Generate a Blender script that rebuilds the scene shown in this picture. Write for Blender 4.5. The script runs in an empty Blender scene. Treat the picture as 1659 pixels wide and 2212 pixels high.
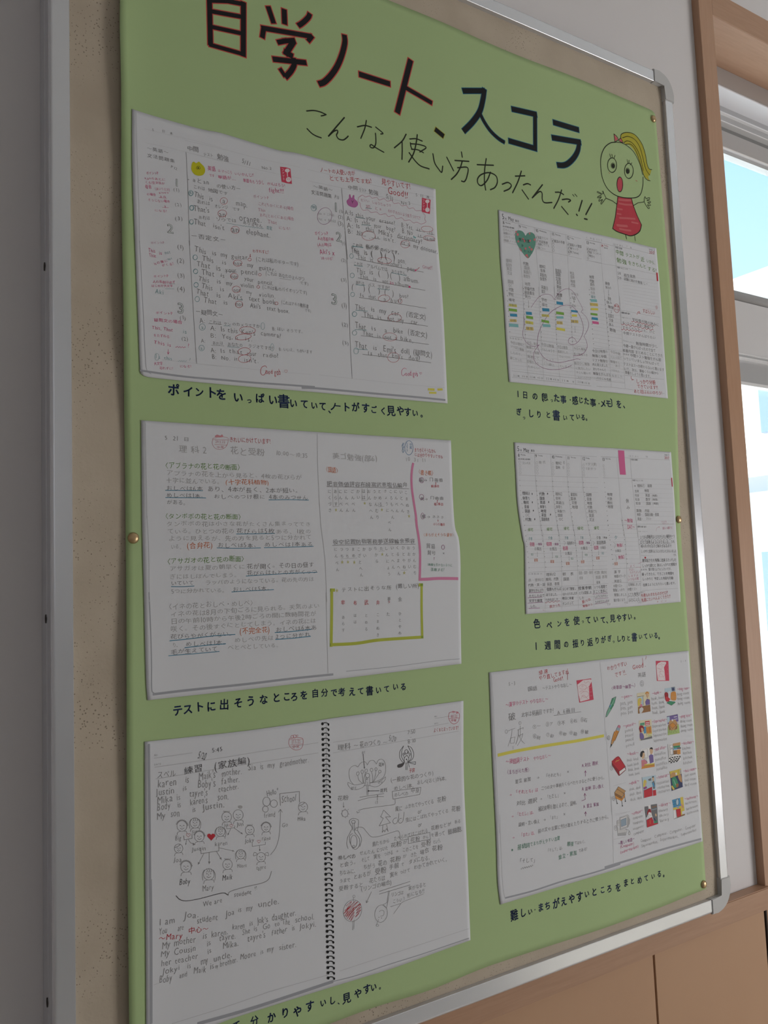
import bpy, bmesh, math, random
import numpy as np
from mathutils import Matrix, Vector

# ------------------------------------------------------------------ camera
# Wall frame in metres, camera centre at the origin: X along the wall to the right, Y down, Z into the wall.
W, H = 1659, 2212
FPX = 1844.13
M = np.array([[0.84012095, 0.0386898, -0.54101746],
              [0.01534396, 0.99535825, 0.09500801],
              [0.54218203, -0.08811957, 0.83562766]])
EYE = 1.50                      # camera height above the floor
def W2B(X, Y, Z): return (X, Z, EYE - Y)

sc = bpy.context.scene
cam_d = bpy.data.cameras.new('camera')
cam = bpy.data.objects.new('camera', cam_d)
sc.collection.objects.link(cam)
cam_d.sensor_fit = 'HORIZONTAL'
cam_d.sensor_width = 36.0
cam_d.lens = 36.0 * FPX / W
cam_d.clip_start = 0.02
cam_d.clip_end = 300
def dirB(v): return Vector((v[0], v[2], -v[1]))
r, u, b = dirB(M[0]), dirB(-M[1]), dirB(-M[2])
mat = Matrix(((r.x, u.x, b.x, 0), (r.y, u.y, b.y, 0), (r.z, u.z, b.z, EYE), (0, 0, 0, 1)))
cam.matrix_world = mat
sc.camera = cam

# ------------------------------------------------------------------ light
world = bpy.data.worlds.new('world'); sc.world = world; world.use_nodes = True
nt = world.node_tree; nt.nodes.clear()
wo = nt.nodes.new('ShaderNodeOutputWorld'); bg = nt.nodes.new('ShaderNodeBackground')
tc = nt.nodes.new('ShaderNodeTexCoord'); sx = nt.nodes.new('ShaderNodeSeparateXYZ'); cr = nt.nodes.new('ShaderNodeValToRGB')
nt.links.new(tc.outputs['Generated'], sx.inputs[0]); nt.links.new(sx.outputs['Z'], cr.inputs[0])
cr.color_ramp.elements[0].position = 0.0; cr.color_ramp.elements[0].color = (0.80, 0.98, 1.0, 1)
cr.color_ramp.elements[1].position = 0.65; cr.color_ramp.elements[1].color = (0.22, 0.52, 0.95, 1)
nt.links.new(cr.outputs[0], bg.inputs[0]); bg.inputs[1].default_value = SKY = 1.55
nt.links.new(bg.outputs[0], wo.inputs[0])

def light(kind, name, loc, target, energy, color, **kw):
    d = bpy.data.lights.new(name, kind); d.energy = energy; d.color = color
    for k, v in kw.items(): setattr(d, k, v)
    o = bpy.data.objects.new(name, d); sc.collection.objects.link(o)
    o.location = loc
    o.rotation_euler = (Vector(target) - Vector(loc)).to_track_quat('-Z', 'Y').to_euler()
    return o
# sun from outside, over the left of the window: it falls through the window onto the floor
light('SUN', 'sun', (-6, 12, 10), (0, 0, 0), 12.0, (1.0, 0.95, 0.88), angle=0.01)
# added area light for daylight from the right; no window is built there
light('AREA', 'added_daylight_right', (2.45, -0.85, 1.15), (1.0, 0.80, 1.45), 21.5, (1.0, 0.97, 0.95),
      shape='RECTANGLE', size=0.9, size_y=0.8)
# added fill for the room's soft daylight, behind the camera, off to the left
light('AREA', 'added_fill_left', (-0.3, -2.3, 2.1), (0.5, 0.8, 1.4), 2.7, (0.93, 0.96, 1.0),
      shape='RECTANGLE', size=2.2, size_y=1.2)
vs = sc.view_settings
vs.view_transform = 'Standard'; vs.look = 'None'; vs.exposure = 0.0; vs.gamma = 1.0
vs.use_curve_mapping = False

# ------------------------------------------------------------------ helpers
random.seed(7)
_mats = {}
def mat_new(name, col, rough=0.7, metal=0.0, spec=0.5, bump=None, mottle=None, grain=None):
    if name in _mats: return _mats[name]
    m = bpy.data.materials.new(name); m.use_nodes = True
    n = m.node_tree; p = n.nodes['Principled BSDF']
    p.inputs['Base Color'].default_value = (*col, 1); p.inputs['Roughness'].default_value = rough
    p.inputs['Metallic'].default_value = metal; p.inputs['Specular IOR Level'].default_value = spec
    co = n.nodes.new('ShaderNodeTexCoord')
    if mottle:                                     # (scale, amount, second colour)
        t = n.nodes.new('ShaderNodeTexNoise'); t.inputs['Scale'].default_value = mottle[0]; t.inputs['Detail'].default_value = 6
        mp = n.nodes.new('ShaderNodeMapping')
        if grain: mp.inputs['Scale'].default_value = grain
        rp = n.nodes.new('ShaderNodeValToRGB')
        a = mottle[1]
        rp.color_ramp.elements[0].position = 0.5 - a; rp.color_ramp.elements[0].color = (*mottle[2], 1)
        rp.color_ramp.elements[1].position = 0.5 + a; rp.color_ramp.elements[1].color = (*col, 1)
        n.links.new(co.outputs['Object'], mp.inputs[0]); n.links.new(mp.outputs[0], t.inputs['Vector'])
        n.links.new(t.outputs['Fac'], rp.inputs[0]); n.links.new(rp.outputs[0], p.inputs['Base Color'])
    if bump:                                       # (scale, strength, distance)
        t = n.nodes.new('ShaderNodeTexNoise'); t.inputs['Scale'].default_value = bump[0]; t.inputs['Detail'].default_value = 4
        bn = n.nodes.new('ShaderNodeBump'); bn.inputs['Strength'].default_value = bump[1]; bn.inputs['Distance'].default_value = bump[2]
        n.links.new(co.outputs['Object'], t.inputs['Vector']); n.links.new(t.outputs['Fac'], bn.inputs['Height'])
        n.links.new(bn.outputs[0], p.inputs['Normal'])
    _mats[name] = m
    return m

def link(name, verts, faces, mats, parent=None, kind=None, smooth=False, fm=None):
    me = bpy.data.meshes.new(name)
    me.from_pydata([tuple(map(float, v)) for v in verts], [], faces)
    for m in (mats if isinstance(mats, (list, tuple)) else [mats]): me.materials.append(m)
    if fm is not None: me.polygons.foreach_set('material_index', fm)
    if smooth: me.polygons.foreach_set('use_smooth', [True] * len(me.polygons))
    me.update()
    o = bpy.data.objects.new(name, me); sc.collection.objects.link(o)
    if parent is not None: o.parent = parent
    if kind: o['kind'] = kind
    return o

def bm_obj(name, bm, m, parent=None, kind=None, smooth=False):
    bmesh.ops.recalc_face_normals(bm, faces=bm.faces)
    me = bpy.data.meshes.new(name); bm.to_mesh(me); bm.free()
    me.materials.append(m)
    if smooth: me.polygons.foreach_set('use_smooth', [True] * len(me.polygons))
    o = bpy.data.objects.new(name, me); sc.collection.objects.link(o)
    if parent is not None: o.parent = parent
    if kind: o['kind'] = kind
    return o

def wbox(bm, x0, x1, y0, y1, z0, z1, bev=0.0):
    """box in the wall frame (X right, Y down, Z into the wall)"""
    r = bmesh.ops.create_cube(bm, size=1)
    vs_ = r['verts']
    for v in vs_:
        X = x0 if v.co.x < 0 else x1; Y = y0 if v.co.y < 0 else y1; Z = z0 if v.co.z < 0 else z1
        v.co = W2B(X, Y, Z)
    if bev:
        es = list({e for v in vs_ for e in v.link_edges})
        bmesh.ops.bevel(bm, geom=es, offset=bev, segments=2, affect='EDGES')
def box(name, m, a, parent=None, kind=None, bev=0.0):
    bm = bmesh.new(); wbox(bm, *a, bev=bev); return bm_obj(name, bm, m, parent, kind)

def thing(name, label, cat, loc, group=None):
    o = bpy.data.objects.new(name, None); sc.collection.objects.link(o)
    o.location = loc; o.empty_display_size = 0.02
    o['label'] = label; o['category'] = cat
    if group: o['group'] = group
    return o
def tag(o, label, cat, group=None):
    o['label'] = label; o['category'] = cat
    if group: o['group'] = group
    return o
def adopt(child, parent):      # parent without moving (parents are unrotated empties)
    child.parent = parent
    child.matrix_parent_inverse = Matrix.Translation(parent.location).inverted()

# ------------------------------------------------------------------ the board's plane
DF = 0.790      # depth of the frame's face
DB = 0.7965     # depth of the pin board
DP = 0.7945     # depth the poster would have lying flat
DW = 0.8295     # depth of the wall
PX0, PX1, PY0, PY1 = 0.228, 1.018, -0.702, 0.435
def relief(X, Y):
    """how far the poster stands off its flat position (metres)"""
    w = 0.0005 + 0.00035 * (1 + np.sin(38 * X + 5 * Y)) * (0.35 + 0.65 * np.clip((X - .2) / .8, 0, 1))
    w = w + 0.00045 * (1 + np.sin(11 * X - 9 * Y + 1.3))
    tack = 1 - np.exp(-((Y + 0.127) / 0.13) ** 2)
    side = 0.0065 * np.exp(-np.clip(X - PX0, 0, 9) / 0.020) * tack * (0.75 + 0.35 * np.sin(21 * Y + .6)) * np.where(Y < -.1, 1.0, 0.62)
    rt = (1 - np.exp(-((Y + 0.057) / 0.10) ** 2)) * (1 - np.exp(-((Y + 0.70) / 0.10) ** 2)) * (1 - np.exp(-((Y - 0.42) / 0.10) ** 2))
    side = side + 0.0007 * np.exp(-np.clip(PX1 - 0.006 - X, 0, 9) / 0.022) * rt
    bt = 0.0006 * np.exp(-np.clip(PY1 - Y, 0, 9) / 0.02) * (1 + np.sin(26 * X)) / 2
    return w + np.clip(side, 0, 1) + bt
def ray(px, py):
    d = M.T @ np.array([(px - W / 2) / FPX, (py - H / 2) / FPX, 1.0])
    return d / d[2]
def plane(px, py, Z):          # wall-frame X, Y where the sight line meets depth Z
    d = ray(px, py) * Z
    return float(d[0]), float(d[1])
def surf(px, py, off=0.0):     # X, Y on the poster's uneven surface
    d = ray(px, py); Z = DP
    for _ in range(4):
        X, Y = d[0] * Z, d[1] * Z
        Z = DP - off - float(relief(X, Y))
    return d[0] * Z, d[1] * Z
def lay(X, Y, off):            # arrays of X, Y -> Blender points lying off the poster surface
    X = np.asarray(X, float); Y = np.asarray(Y, float)
    Z = DP - off - relief(X, Y)
    return np.stack([X, Z, EYE - Y], -1)

def interp_poly(pts, n):
    pts = np.array(pts, float); seg = np.hypot(*np.diff(pts, axis=0).T); s = np.r_[0, np.cumsum(seg)]; s /= s[-1]
    t = np.linspace(0, 1, n)
    return np.stack([np.interp(t, s, pts[:, 0]), np.interp(t, s, pts[:, 1])], 1)
def smooth_edge(pts, n):       # Catmull-Rom through the points, then even spacing
    return interp_poly(catmull(np.array(pts, float), 6), n)
def catmull(p, k, closed=False):
    p = np.asarray(p, float)
    if len(p) < 3: return p
    if closed: q = np.vstack([p[-1], p, p[0], p[1]])
    else: q = np.vstack([2 * p[0] - p[1], p, 2 * p[-1] - p[-2]])
    out = []
    for i in range(1, len(q) - 2):
        a, b_, c, d = q[i - 1], q[i], q[i + 1], q[i + 2]
        for t in np.arange(k) / k:
            out.append(0.5 * (2 * b_ + (c - a) * t + (2 * a - 5 * b_ + 4 * c - d) * t * t + (3 * b_ - a - 3 * c + d) * t ** 3))
    if not closed: out.append(q[-2])
    return np.array(out)
def coons(top, bot, left, right, nu, nv, rnd=None):
    T, Bt, L, R = smooth_edge(top, nu), smooth_edge(bot, nu), smooth_edge(left, nv), smooth_edge(right, nv)
    u_ = np.linspace(0, 1, nu)[None, :, None]; v_ = np.linspace(0, 1, nv)[:, None, None]
    P = (1 - v_) * T[None] + v_ * Bt[None] + (1 - u_) * L[:, None] + u_ * R[:, None] \
        - ((1 - u_) * (1 - v_) * T[0] + u_ * (1 - v_) * T[-1] + (1 - u_) * v_ * Bt[0] + u_ * v_ * Bt[-1])
    return P
def grid_faces(nu, nv):
    return [(j * nu + i, j * nu + i + 1, (j + 1) * nu + i + 1, (j + 1) * nu + i) for j in range(nv - 1) for i in range(nu - 1)]
# ------------------------------------------------------------------ materials
M_WALL = mat_new('painted_wall', (0.69, 0.665, 0.67), 0.85, bump=(220, 0.06, 0.0006), spec=0.2)
M_FLOOR = mat_new('floor_sheet', (0.66, 0.62, 0.56), 0.45, mottle=(3, 0.3, (0.60, 0.56, 0.50)))
M_CEIL = mat_new('ceiling_board', (0.75, 0.75, 0.74), 0.9)
M_WOOD = mat_new('light_wood', (0.46, 0.275, 0.175), 0.42, mottle=(26, 0.35, (0.40, 0.225, 0.135)), grain=(9, 9, 0.7), spec=0.4)
M_WOODH = mat_new('light_wood_level', (0.46, 0.275, 0.175), 0.42, mottle=(26, 0.35, (0.38, 0.215, 0.13)), grain=(0.7, 9, 12), spec=0.4)
M_PANEL = mat_new('wood_panel', (0.49, 0.30, 0.18), 0.5, mottle=(8, 0.4, (0.46, 0.275, 0.165)), spec=0.35)
M_DARK = mat_new('dark_joint', (0.03, 0.022, 0.018), 0.9)
M_ALU = mat_new('brushed_aluminium', (0.68, 0.695, 0.735), 0.25, 0.65, bump=(600, 0.03, 0.0002))
M_ALUW = mat_new('window_aluminium', (0.52, 0.52, 0.53), 0.42, 0.6)
M_LITUNDER = mat_new('lit_underside_white', (0.86, 0.87, 0.92), 0.6)  # aluminium painted whiter to carry the outdoor light on the head's underside
M_CAP = mat_new('grey_plastic', (0.50, 0.50, 0.50), 0.45, spec=0.4)
M_CAST = mat_new('building_render', (0.90, 0.88, 0.84), 0.9)
M_BGLASS = mat_new('building_glass', (0.26, 0.34, 0.66), 0.25)
M_GROUND = mat_new('outdoor_ground', (0.78, 0.76, 0.72), 0.9)

def glass_mat():
    m = bpy.data.materials.new('clear_glass'); m.use_nodes = True; n = m.node_tree; n.nodes.clear()
    o = n.nodes.new('ShaderNodeOutputMaterial'); t = n.nodes.new('ShaderNodeBsdfTransparent'); g = n.nodes.new('ShaderNodeBsdfGlossy')
    t.inputs[0].default_value = (0.94, 0.97, 0.96, 1); g.inputs['Roughness'].default_value = 0.02
    lw = n.nodes.new('ShaderNodeLayerWeight'); f = n.nodes.new('ShaderNodeMath'); f.operation = 'POWER'; f.inputs[1].default_value = 5
    f2 = n.nodes.new('ShaderNodeMath'); f2.operation = 'MULTIPLY_ADD'; f2.inputs[1].default_value = 0.7; f2.inputs[2].default_value = 0.03
    n.links.new(lw.outputs['Facing'], f.inputs[0]); n.links.new(f.outputs[0], f2.inputs[0]); f = f2; mx = n.nodes.new('ShaderNodeMixShader')
    n.links.new(f.outputs[0], mx.inputs[0]); n.links.new(t.outputs[0], mx.inputs[1]); n.links.new(g.outputs[0], mx.inputs[2]); n.links.new(mx.outputs[0], o.inputs[0])
    return m
M_GLASS = glass_mat()

# pin board: beige linoleum cork with pits and dark specks
def pin_mat():
    m = bpy.data.materials.new('pin_board_surface'); m.use_nodes = True; n = m.node_tree; p = n.nodes['Principled BSDF']
    p.inputs['Roughness'].default_value = 0.8; p.inputs['Specular IOR Level'].default_value = 0.25
    co = n.nodes.new('ShaderNodeTexCoord')
    t = n.nodes.new('ShaderNodeTexNoise'); t.inputs['Scale'].default_value = 18; t.inputs['Detail'].default_value = 5
    rp = n.nodes.new('ShaderNodeValToRGB'); rp.color_ramp.elements[0].position = .3; rp.color_ramp.elements[1].position = .7
    rp.color_ramp.elements[0].color = (0.46, 0.39, 0.305, 1); rp.color_ramp.elements[1].color = (0.53, 0.455, 0.36, 1)
    n.links.new(co.outputs['Object'], t.inputs['Vector']); n.links.new(t.outputs['Fac'], rp.inputs[0])
    v = n.nodes.new('ShaderNodeTexVoronoi'); v.inputs['Scale'].default_value = 330
    n.links.new(co.outputs['Object'], v.inputs['Vector'])
    d = n.nodes.new('ShaderNodeTexNoise'); d.inputs['Scale'].default_value = 9; d.inputs['Detail'].default_value = 3
    n.links.new(co.outputs['Object'], d.inputs['Vector'])
    # pits are the cells' centres, wider where the second noise is high
    mr = n.nodes.new('ShaderNodeMapRange'); mr.inputs[1].default_value = .42; mr.inputs[2].default_value = .72; mr.inputs[3].default_value = 0.03; mr.inputs[4].default_value = 0.30
    n.links.new(d.outputs['Fac'], mr.inputs[0])
    lt = n.nodes.new('ShaderNodeMath'); lt.operation = 'LESS_THAN'
    n.links.new(v.outputs['Distance'], lt.inputs[0]); n.links.new(mr.outputs[0], lt.inputs[1])
    mx = n.nodes.new('ShaderNodeMix'); mx.data_type = 'RGBA'; mx.inputs[7].default_value = (0.17, 0.135, 0.10, 1)
    sc_ = n.nodes.new('ShaderNodeMath'); sc_.operation = 'MULTIPLY'; sc_.inputs[1].default_value = 0.75
    n.links.new(lt.outputs[0], sc_.inputs[0]); n.links.new(sc_.outputs[0], mx.inputs[0]); n.links.new(rp.outputs[0], mx.inputs[6])
    n.links.new(mx.outputs[2], p.inputs['Base Color'])
    f = n.nodes.new('ShaderNodeTexNoise'); f.inputs['Scale'].default_value = 260; n.links.new(co.outputs['Object'], f.inputs['Vector'])
    bn = n.nodes.new('ShaderNodeBump'); bn.inputs['Strength'].default_value = 0.25; bn.inputs['Distance'].default_value = 0.0008
    n.links.new(f.outputs['Fac'], bn.inputs['Height']); n.links.new(bn.outputs[0], p.inputs['Normal'])
    return m
M_PIN = pin_mat()

# ------------------------------------------------------------------ room shell
XL, XR, YB = -1.6, 4.4, -3.2           # left wall, right wall, wall behind the camera (depth)
CEIL = EYE - 2.75
WX0, WX1, WY0, WY1 = 1.2225, 3.35, -0.932, 0.36     # window opening
def struct(name, m, boxes, bev=0):
    bm = bmesh.new()
    for a in boxes: wbox(bm, *a, bev=bev)
    return bm_obj(name, bm, m, kind='structure')
HX0, HX1, HY0, HY1 = WX0 - .021, WX1 + .021, WY0 - .021, WY1 + .03
struct('wall_front', M_WALL, [(XL, HX0, CEIL, EYE, DW, DW + .16), (HX1, XR, CEIL, EYE, DW, DW + .16),
                              (HX0, HX1, CEIL, HY0, DW, DW + .16), (HX0, HX1, HY1, EYE, DW, DW + .16)])
struct('wall_left', M_WALL, [(XL - .1, XL, CEIL, EYE, YB, DW + .16)])
struct('wall_right', M_WALL, [(XR, XR + .1, CEIL, EYE, YB, DW + .16)])
struct('wall_back', M_WALL, [(XL - .1, XR + .1, CEIL, EYE, YB - .1, YB)])
struct('floor', M_FLOOR, [(XL - .1, XR + .1, EYE, EYE + .1, YB - .1, DW + .16)])
struct('ceiling', M_CEIL, [(XL - .1, XR + .1, CEIL - .1, CEIL, YB - .1, DW + .16)])

# chair rail and the panelling below it
RT, RB = 0.4690, 0.5005
RX = 1.1915
struct('trim_1', M_WOODH, [(XL, RX, RT, RB, 0.8100, DW)], bev=0.0012)
wn = bpy.data.objects.new('trim_2', None); sc.collection.objects.link(wn); wn['kind'] = 'structure'
wn.location = W2B(0, RB, DW)
j0 = plane(1412, 2062, 0.8225)[0]
PW = 0.60
edges = [j0 + PW * k for k in range(-4, 1)]
edges = [XL] + [e for e in edges if e > XL + .05] + [RX - 0.002]
for a, b_ in zip(edges[:-1], edges[1:]):
    o = box('wood_panel', M_PANEL, (a + .0016, b_ - .0016, RB, EYE - .002, 0.8225, 0.8275), bev=0.0006); adopt(o, wn)
o = box('backing_board', M_DARK, (XL, RX - .002, RB, EYE - .002, 0.8275, DW)); adopt(o, wn)
for a in ((RX + .004, RX + 1.2), (RX + 1.204, XR)):
    o = box('wood_panel', M_PANEL, (a[0], a[1], RT, EYE - .002, 0.8255, DW), bev=0.0006); adopt(o, wn)
o = box('backing_board', M_DARK, (RX + .0005, RX + .0038, RT, EYE - .002, 0.8225, DW)); adopt(o, wn)

# ------------------------------------------------------------------ window
CZ = 0.8160
win = bpy.data.objects.new('window_1', None); sc.collection.objects.link(win); win['kind'] = 'structure'
win.location = W2B(WX0, WY1, DW)
def wpart(name, m, a, bev=0.0):
    o = box(name, m, a, bev=bev); adopt(o, win); return o
wpart('casing', M_WOOD, (1.1863, WX0, -0.9765, RT, CZ, DW), .0003)
wpart('casing', M_WOOD, (WX1, WX1 + .037, -0.9765, RT, CZ, DW), .0003)
wpart('casing', M_WOODH, (WX0, WX1, -0.9765, WY0, CZ, DW), .0003)
wpart('sill', M_WOODH, (WX0, WX1, WY1, WY1 + .045, 0.812, 0.903), .001)
wpart('sill_apron', M_PANEL, (WX0, WX1, WY1 + .045, RT, 0.8255, DW))
ZF = 0.903                               # where the wooden reveal ends
wpart('reveal', M_WOODH, (WX0 - .0005, WX1 + .0005, WY0 - .02, WY0 + .0004, CZ + .0015, ZF + .06))
wpart('reveal', M_WOOD, (WX0 - .02, WX0, WY0, WY1, DW, ZF))
wpart('reveal', M_WOOD, (WX1, WX1 + .02, WY0, WY1, DW, ZF))
GY0 = -0.8940                            # underside of the aluminium head
wpart('window_frame', M_ALUW, (WX0 - .03, WX1 + .03, WY0, GY0 - .002, ZF, ZF + .10), .0008)
wpart('head_lit_underside', M_LITUNDER, (WX0 - .03, WX1 + .03, GY0 - .002, GY0, ZF + .0005, ZF + .0985))  # underside of the aluminium head, its outdoor light put into the colour
wpart('window_frame', M_ALUW, (WX0 - .03, WX1 + .03, WY1 - .04, WY1, ZF, ZF + .10), .0008)
wpart('window_frame', M_ALUW, (WX0 - .03, WX0 + .03, GY0, WY1 - .04, ZF, ZF + .10), .0008)
wpart('window_frame', M_ALUW, (WX1 - .03, WX1 + .03, GY0, WY1 - .04, ZF, ZF + .10), .0008)
ZS = 0.9440
def yAt(px, py, Z): return plane(px, py, Z)[1]
M_SLOT = mat_new('dark_slot', (0.22, 0.22, 0.22), 0.6)
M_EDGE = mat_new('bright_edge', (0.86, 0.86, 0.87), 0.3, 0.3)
y1 = yAt(1561, 245, ZS); y2 = yAt(1562, 262.5, ZS); y3 = yAt(1566, 320, ZS + .008); y4 = yAt(1568, 331, ZS + .008)
wpart('sash_rail', M_ALUW, (WX0, WX1, GY0, y1, ZS, ZS + .03))
wpart('track_lip', M_EDGE, (WX0, WX1, y1 - .0012, y1 + .0012, ZS - .003, ZS + .02))
wpart('sash_rail', M_ALUW, (WX0, WX1, y1 + .0012, y2, ZS + .003, ZS + .03))
wpart('track_lip', M_EDGE, (WX0, WX1, y2 - .0010, y2 + .0010, ZS - .001, ZS + .02))
wpart('sash_rail', M_SLOT, (WX0, WX1, y2 + .001, y2 + .011, ZS + .012, ZS + .03))
wpart('sash_rail', M_ALUW, (WX0, WX1, y2 + .011, y3, ZS + .008, ZS + .03), .001)
wpart('glazing_bead', M_EDGE, (WX0, WX1, y3, y3 + .0025, ZS + .005, ZS + .02))
wpart('glazing_bead', M_ALUW, (WX0, WX1, y3 + .0025, y4, ZS + .010, ZS + .026))
# transom: round top tube, flat panel, lower sash's top rail
ZT = ZS
t0 = yAt(1587, 622, ZT); t1 = yAt(1589, 646, ZT); t2 = yAt(1597, 762, ZT); t3 = yAt(1597.5, 770, ZT); t4 = yAt(1601, 820, ZT); t5 = yAt(1601.5, 827, ZT)
M_TR = mat_new('transom_panel', (0.62, 0.61, 0.62), 0.5, 0.1)
bm = bmesh.new()
rr = (t1 - t0) / 2; prof = [(ZT + .035, t0)] + [(ZT + rr - rr * math.sin(a), (t0 + t1) / 2 - rr * math.cos(a)) for a in np.linspace(0, math.pi, 9)] + [(ZT + .035, t1)]
vsA = [bm.verts.new(W2B(WX0, y, z)) for z, y in prof]; vsB = [bm.verts.new(W2B(WX1, y, z)) for z, y in prof]
for i in range(len(prof) - 1): bm.faces.new((vsA[i], vsA[i + 1], vsB[i + 1], vsB[i]))
bm.faces.new(vsA); bm.faces.new(list(reversed(vsB)))
o = bm_obj('transom_tube', bm, M_ALUW, smooth=True); adopt(o, win)
wpart('transom_panel', M_TR, (WX0, WX1, t1, t2, ZT + .004, ZT + .03))
wpart('track_lip', M_EDGE, (WX0, WX1, t2, t2 + .0016, ZT, ZT + .02))
wpart('sash_rail', M_ALUW, (WX0, WX1, t2 + .0016, t3 - .0005, ZT + .003, ZT + .02))
wpart('track_lip', M_EDGE, (WX0, WX1, t3 - .0005, t3 + .0010, ZT, ZT + .02))
wpart('sash_rail', M_ALUW, (WX0, WX1, t3 + .001, t4, ZT + .012, ZT + .03))
wpart('glazing_bead', M_EDGE, (WX0, WX1, t4, t5, ZT + .008, ZT + .02))
wpart('sash_stile', M_ALUW, (WX0 + .98, WX0 + 1.03, y4, WY1 - .04, ZT, ZT + .03), .001)
g = wpart('glass_pane', M_GLASS, (WX0 + .02, WX1 - .02, y4 - .003, t0 + .003, ZT + .020, ZT + .024))
g = wpart('glass_pane', M_GLASS, (WX0 + .02, WX1 - .02, t5 - .003, WY1 - .038, ZT + .030, ZT + .034))

# ------------------------------------------------------------------ outdoors: the wing of the building opposite
def oground():
    o = box('ground', M_GROUND, (-30, 40, EYE + 3.2, EYE + 3.4, 1.2, 60)); o['kind'] = 'structure'
oground()
BX = 12.0
bld = thing('school_building', 'sunlit white building wing seen through the window, with flat roof and blue windows', 'building', W2B(BX, EYE + 3.2, 12))
def bpart(name, m, a, bev=0):
    o = box(name, m, a, bev=bev); adopt(o, bld); return o
bpart('wall', M_CAST, (BX, BX + 6, -4.35, EYE + 3.2, 2.6, 22))
bpart('roof_edge', M_CAST, (BX - .12, BX + 6.1, -4.64, -4.35, 2.5, 22.1), .01)
def yz(px, py): q = ray(px, py); Z = BX / q[0]; return q[1] * Z, Z
M_BF = mat_new('building_trim', (0.55, 0.56, 0.60), 0.6)
def bwin(z0, z1, y0, y1_):
    fr = bpart('window_frame', M_BF, (BX - .03, BX + .05, y0, y1_, z0, z1))
    gl = box('pane', M_BGLASS, (BX - .045, BX - .031, y0 + .05, y1_ - .05, z0 + .05, (z0 + z1) / 2 - .03)); gl.parent = fr
    gl = box('pane', M_BGLASS, (BX - .045, BX - .031, y0 + .05, y1_ - .05, (z0 + z1) / 2 + .03, z1 - .05)); gl.parent = fr
    return fr
# upper storey windows (blue glass) and ledges
yA, zA = yz(1634, 835); yB, zB = yz(1634, 945)
for k in range(8): bwin(zA - 1.9 * k - 1.15 + 3.8, zA - 1.9 * k + 3.8, yA - .75, yB)
bpart('ledge', M_CAST, (BX - .10, BX, yB, yB + .07, 2.6, 22), .005)
yC, zC = yz(1640, 983); bpart('ledge', M_BF, (BX - .012, BX, yC, yC + .03, 2.6, 22))
# ground floor opening with columns under a slab
yD, zD = yz(1620, 1032)
bpart('ledge', M_CAST, (BX - .25, BX, yD - .25, yD, 2.6, 22), .005)
yE, zE = yz(1620, 1062)
for k in range(12): bpart('column', M_CAST, (BX - .10, BX + .02, yE, EYE + 3.2, zE + 2.6 - 1.25 * k, zE + 2.6 - 1.25 * k + .25))
bpart('window_band', M_BF, (BX - .02, BX, yD, yE + .02, 2.6, 22))
for k in range(6):
    fr = bpart('window_frame', M_BF, (BX - .04, BX, yE + .9, yE + 2.2, zE + 2.4 - 2.5 * k - 1.0, zE + 2.4 - 2.5 * k))
    gl = box('pane', M_BGLASS, (BX - .052, BX - .041, yE + .95, yE + 2.15, zE + 2.4 - 2.5 * k - .95, zE + 2.4 - 2.5 * k - .05)); gl.parent = fr
# handrail in front of it
M_RAIL = mat_new('white_metal_rail', (0.72, 0.72, 0.72), 0.5)
hr = thing('handrail', 'pale metal handrail outside the window in front of the white building', 'railing', W2B(6, EYE + 3.2, 4))
o = box('post', M_RAIL, (5.98, 6.02, 1.05, EYE + 3.2, 4.02, 4.06)); adopt(o, hr)
for k in range(-3, 4):
    if k: o = box('post', M_RAIL, (5.98, 6.02, 1.05, EYE + 3.2, 4.02 + k * .9, 4.06 + k * .9)); adopt(o, hr)
for y in (1.02, 1.22):
    o = box('rail', M_RAIL, (5.975, 6.025, y, y + .04, 1.3, 6.9), bev=.005); adopt(o, hr)

# ------------------------------------------------------------------ bulletin board
FB = 0.0187
LX, RXo, TY, BY = 0.1617, 1.0674, -0.7600, 0.4647
bb = thing('bulletin_board', 'large beige pin board in a silver aluminium frame on the wall', 'bulletin board', W2B((LX + RXo) / 2, BY, DW))
o = box('pin_panel', M_PIN, (LX + .004, RXo - .004, TY + .004, BY - .004, DB, DB + .02)); adopt(o, bb)
def rail(name, p0, p1, inner, length_axis):
    """aluminium channel: flat face, rounded outer corner, outer side going back to the wall with a groove"""
    # profile (s = distance from the inner edge outwards, z = depth)
    w = FB; rr = 0.0035
    prof = [(0, DB + .001), (0, DF + .0004), (.0004, DF)] + [(w - rr + rr * math.sin(a), DF + rr - rr * math.cos(a)) for a in np.linspace(0, math.pi / 2, 7)] \
        + [(w, DF + .018), (w - .0006, DF + .0183), (w - .0006, DF + .0190), (w, DF + .0193), (w, DW - .0002), (w - .004, DW - .0002), (w - .004, DB + .004), (0, DB + .004)]
    bm = bmesh.new()
    rows = []
    for t in (p0, p1):
        row = []
        for s, z in prof:
            if length_axis == 'x': X, Y = t, inner[0] + inner[1] * s
            else: X, Y = inner[0] + inner[1] * s, t
            row.append(bm.verts.new(W2B(X, Y, z)))
        rows.append(row)
    n = len(prof)
    for i in range(n): bm.faces.new((rows[0][i], rows[0][(i + 1) % n], rows[1][(i + 1) % n], rows[1][i]))
    bm.faces.new(rows[0]); bm.faces.new(list(reversed(rows[1])))
    o = bm_obj(name, bm, M_ALU); adopt(o, bb); return o
CAPL = 0.042
rl = rail('frame_rail', TY + CAPL, BY - CAPL, (LX + FB, -1), 'y')
rail('frame_rail', TY + CAPL, BY - CAPL, (RXo - FB, 1), 'y')
rail('frame_rail', LX + CAPL, RXo - CAPL, (TY + FB, -1), 'x')
rail('frame_rail', LX + CAPL, RXo - CAPL, (BY - FB, 1), 'x')
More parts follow.
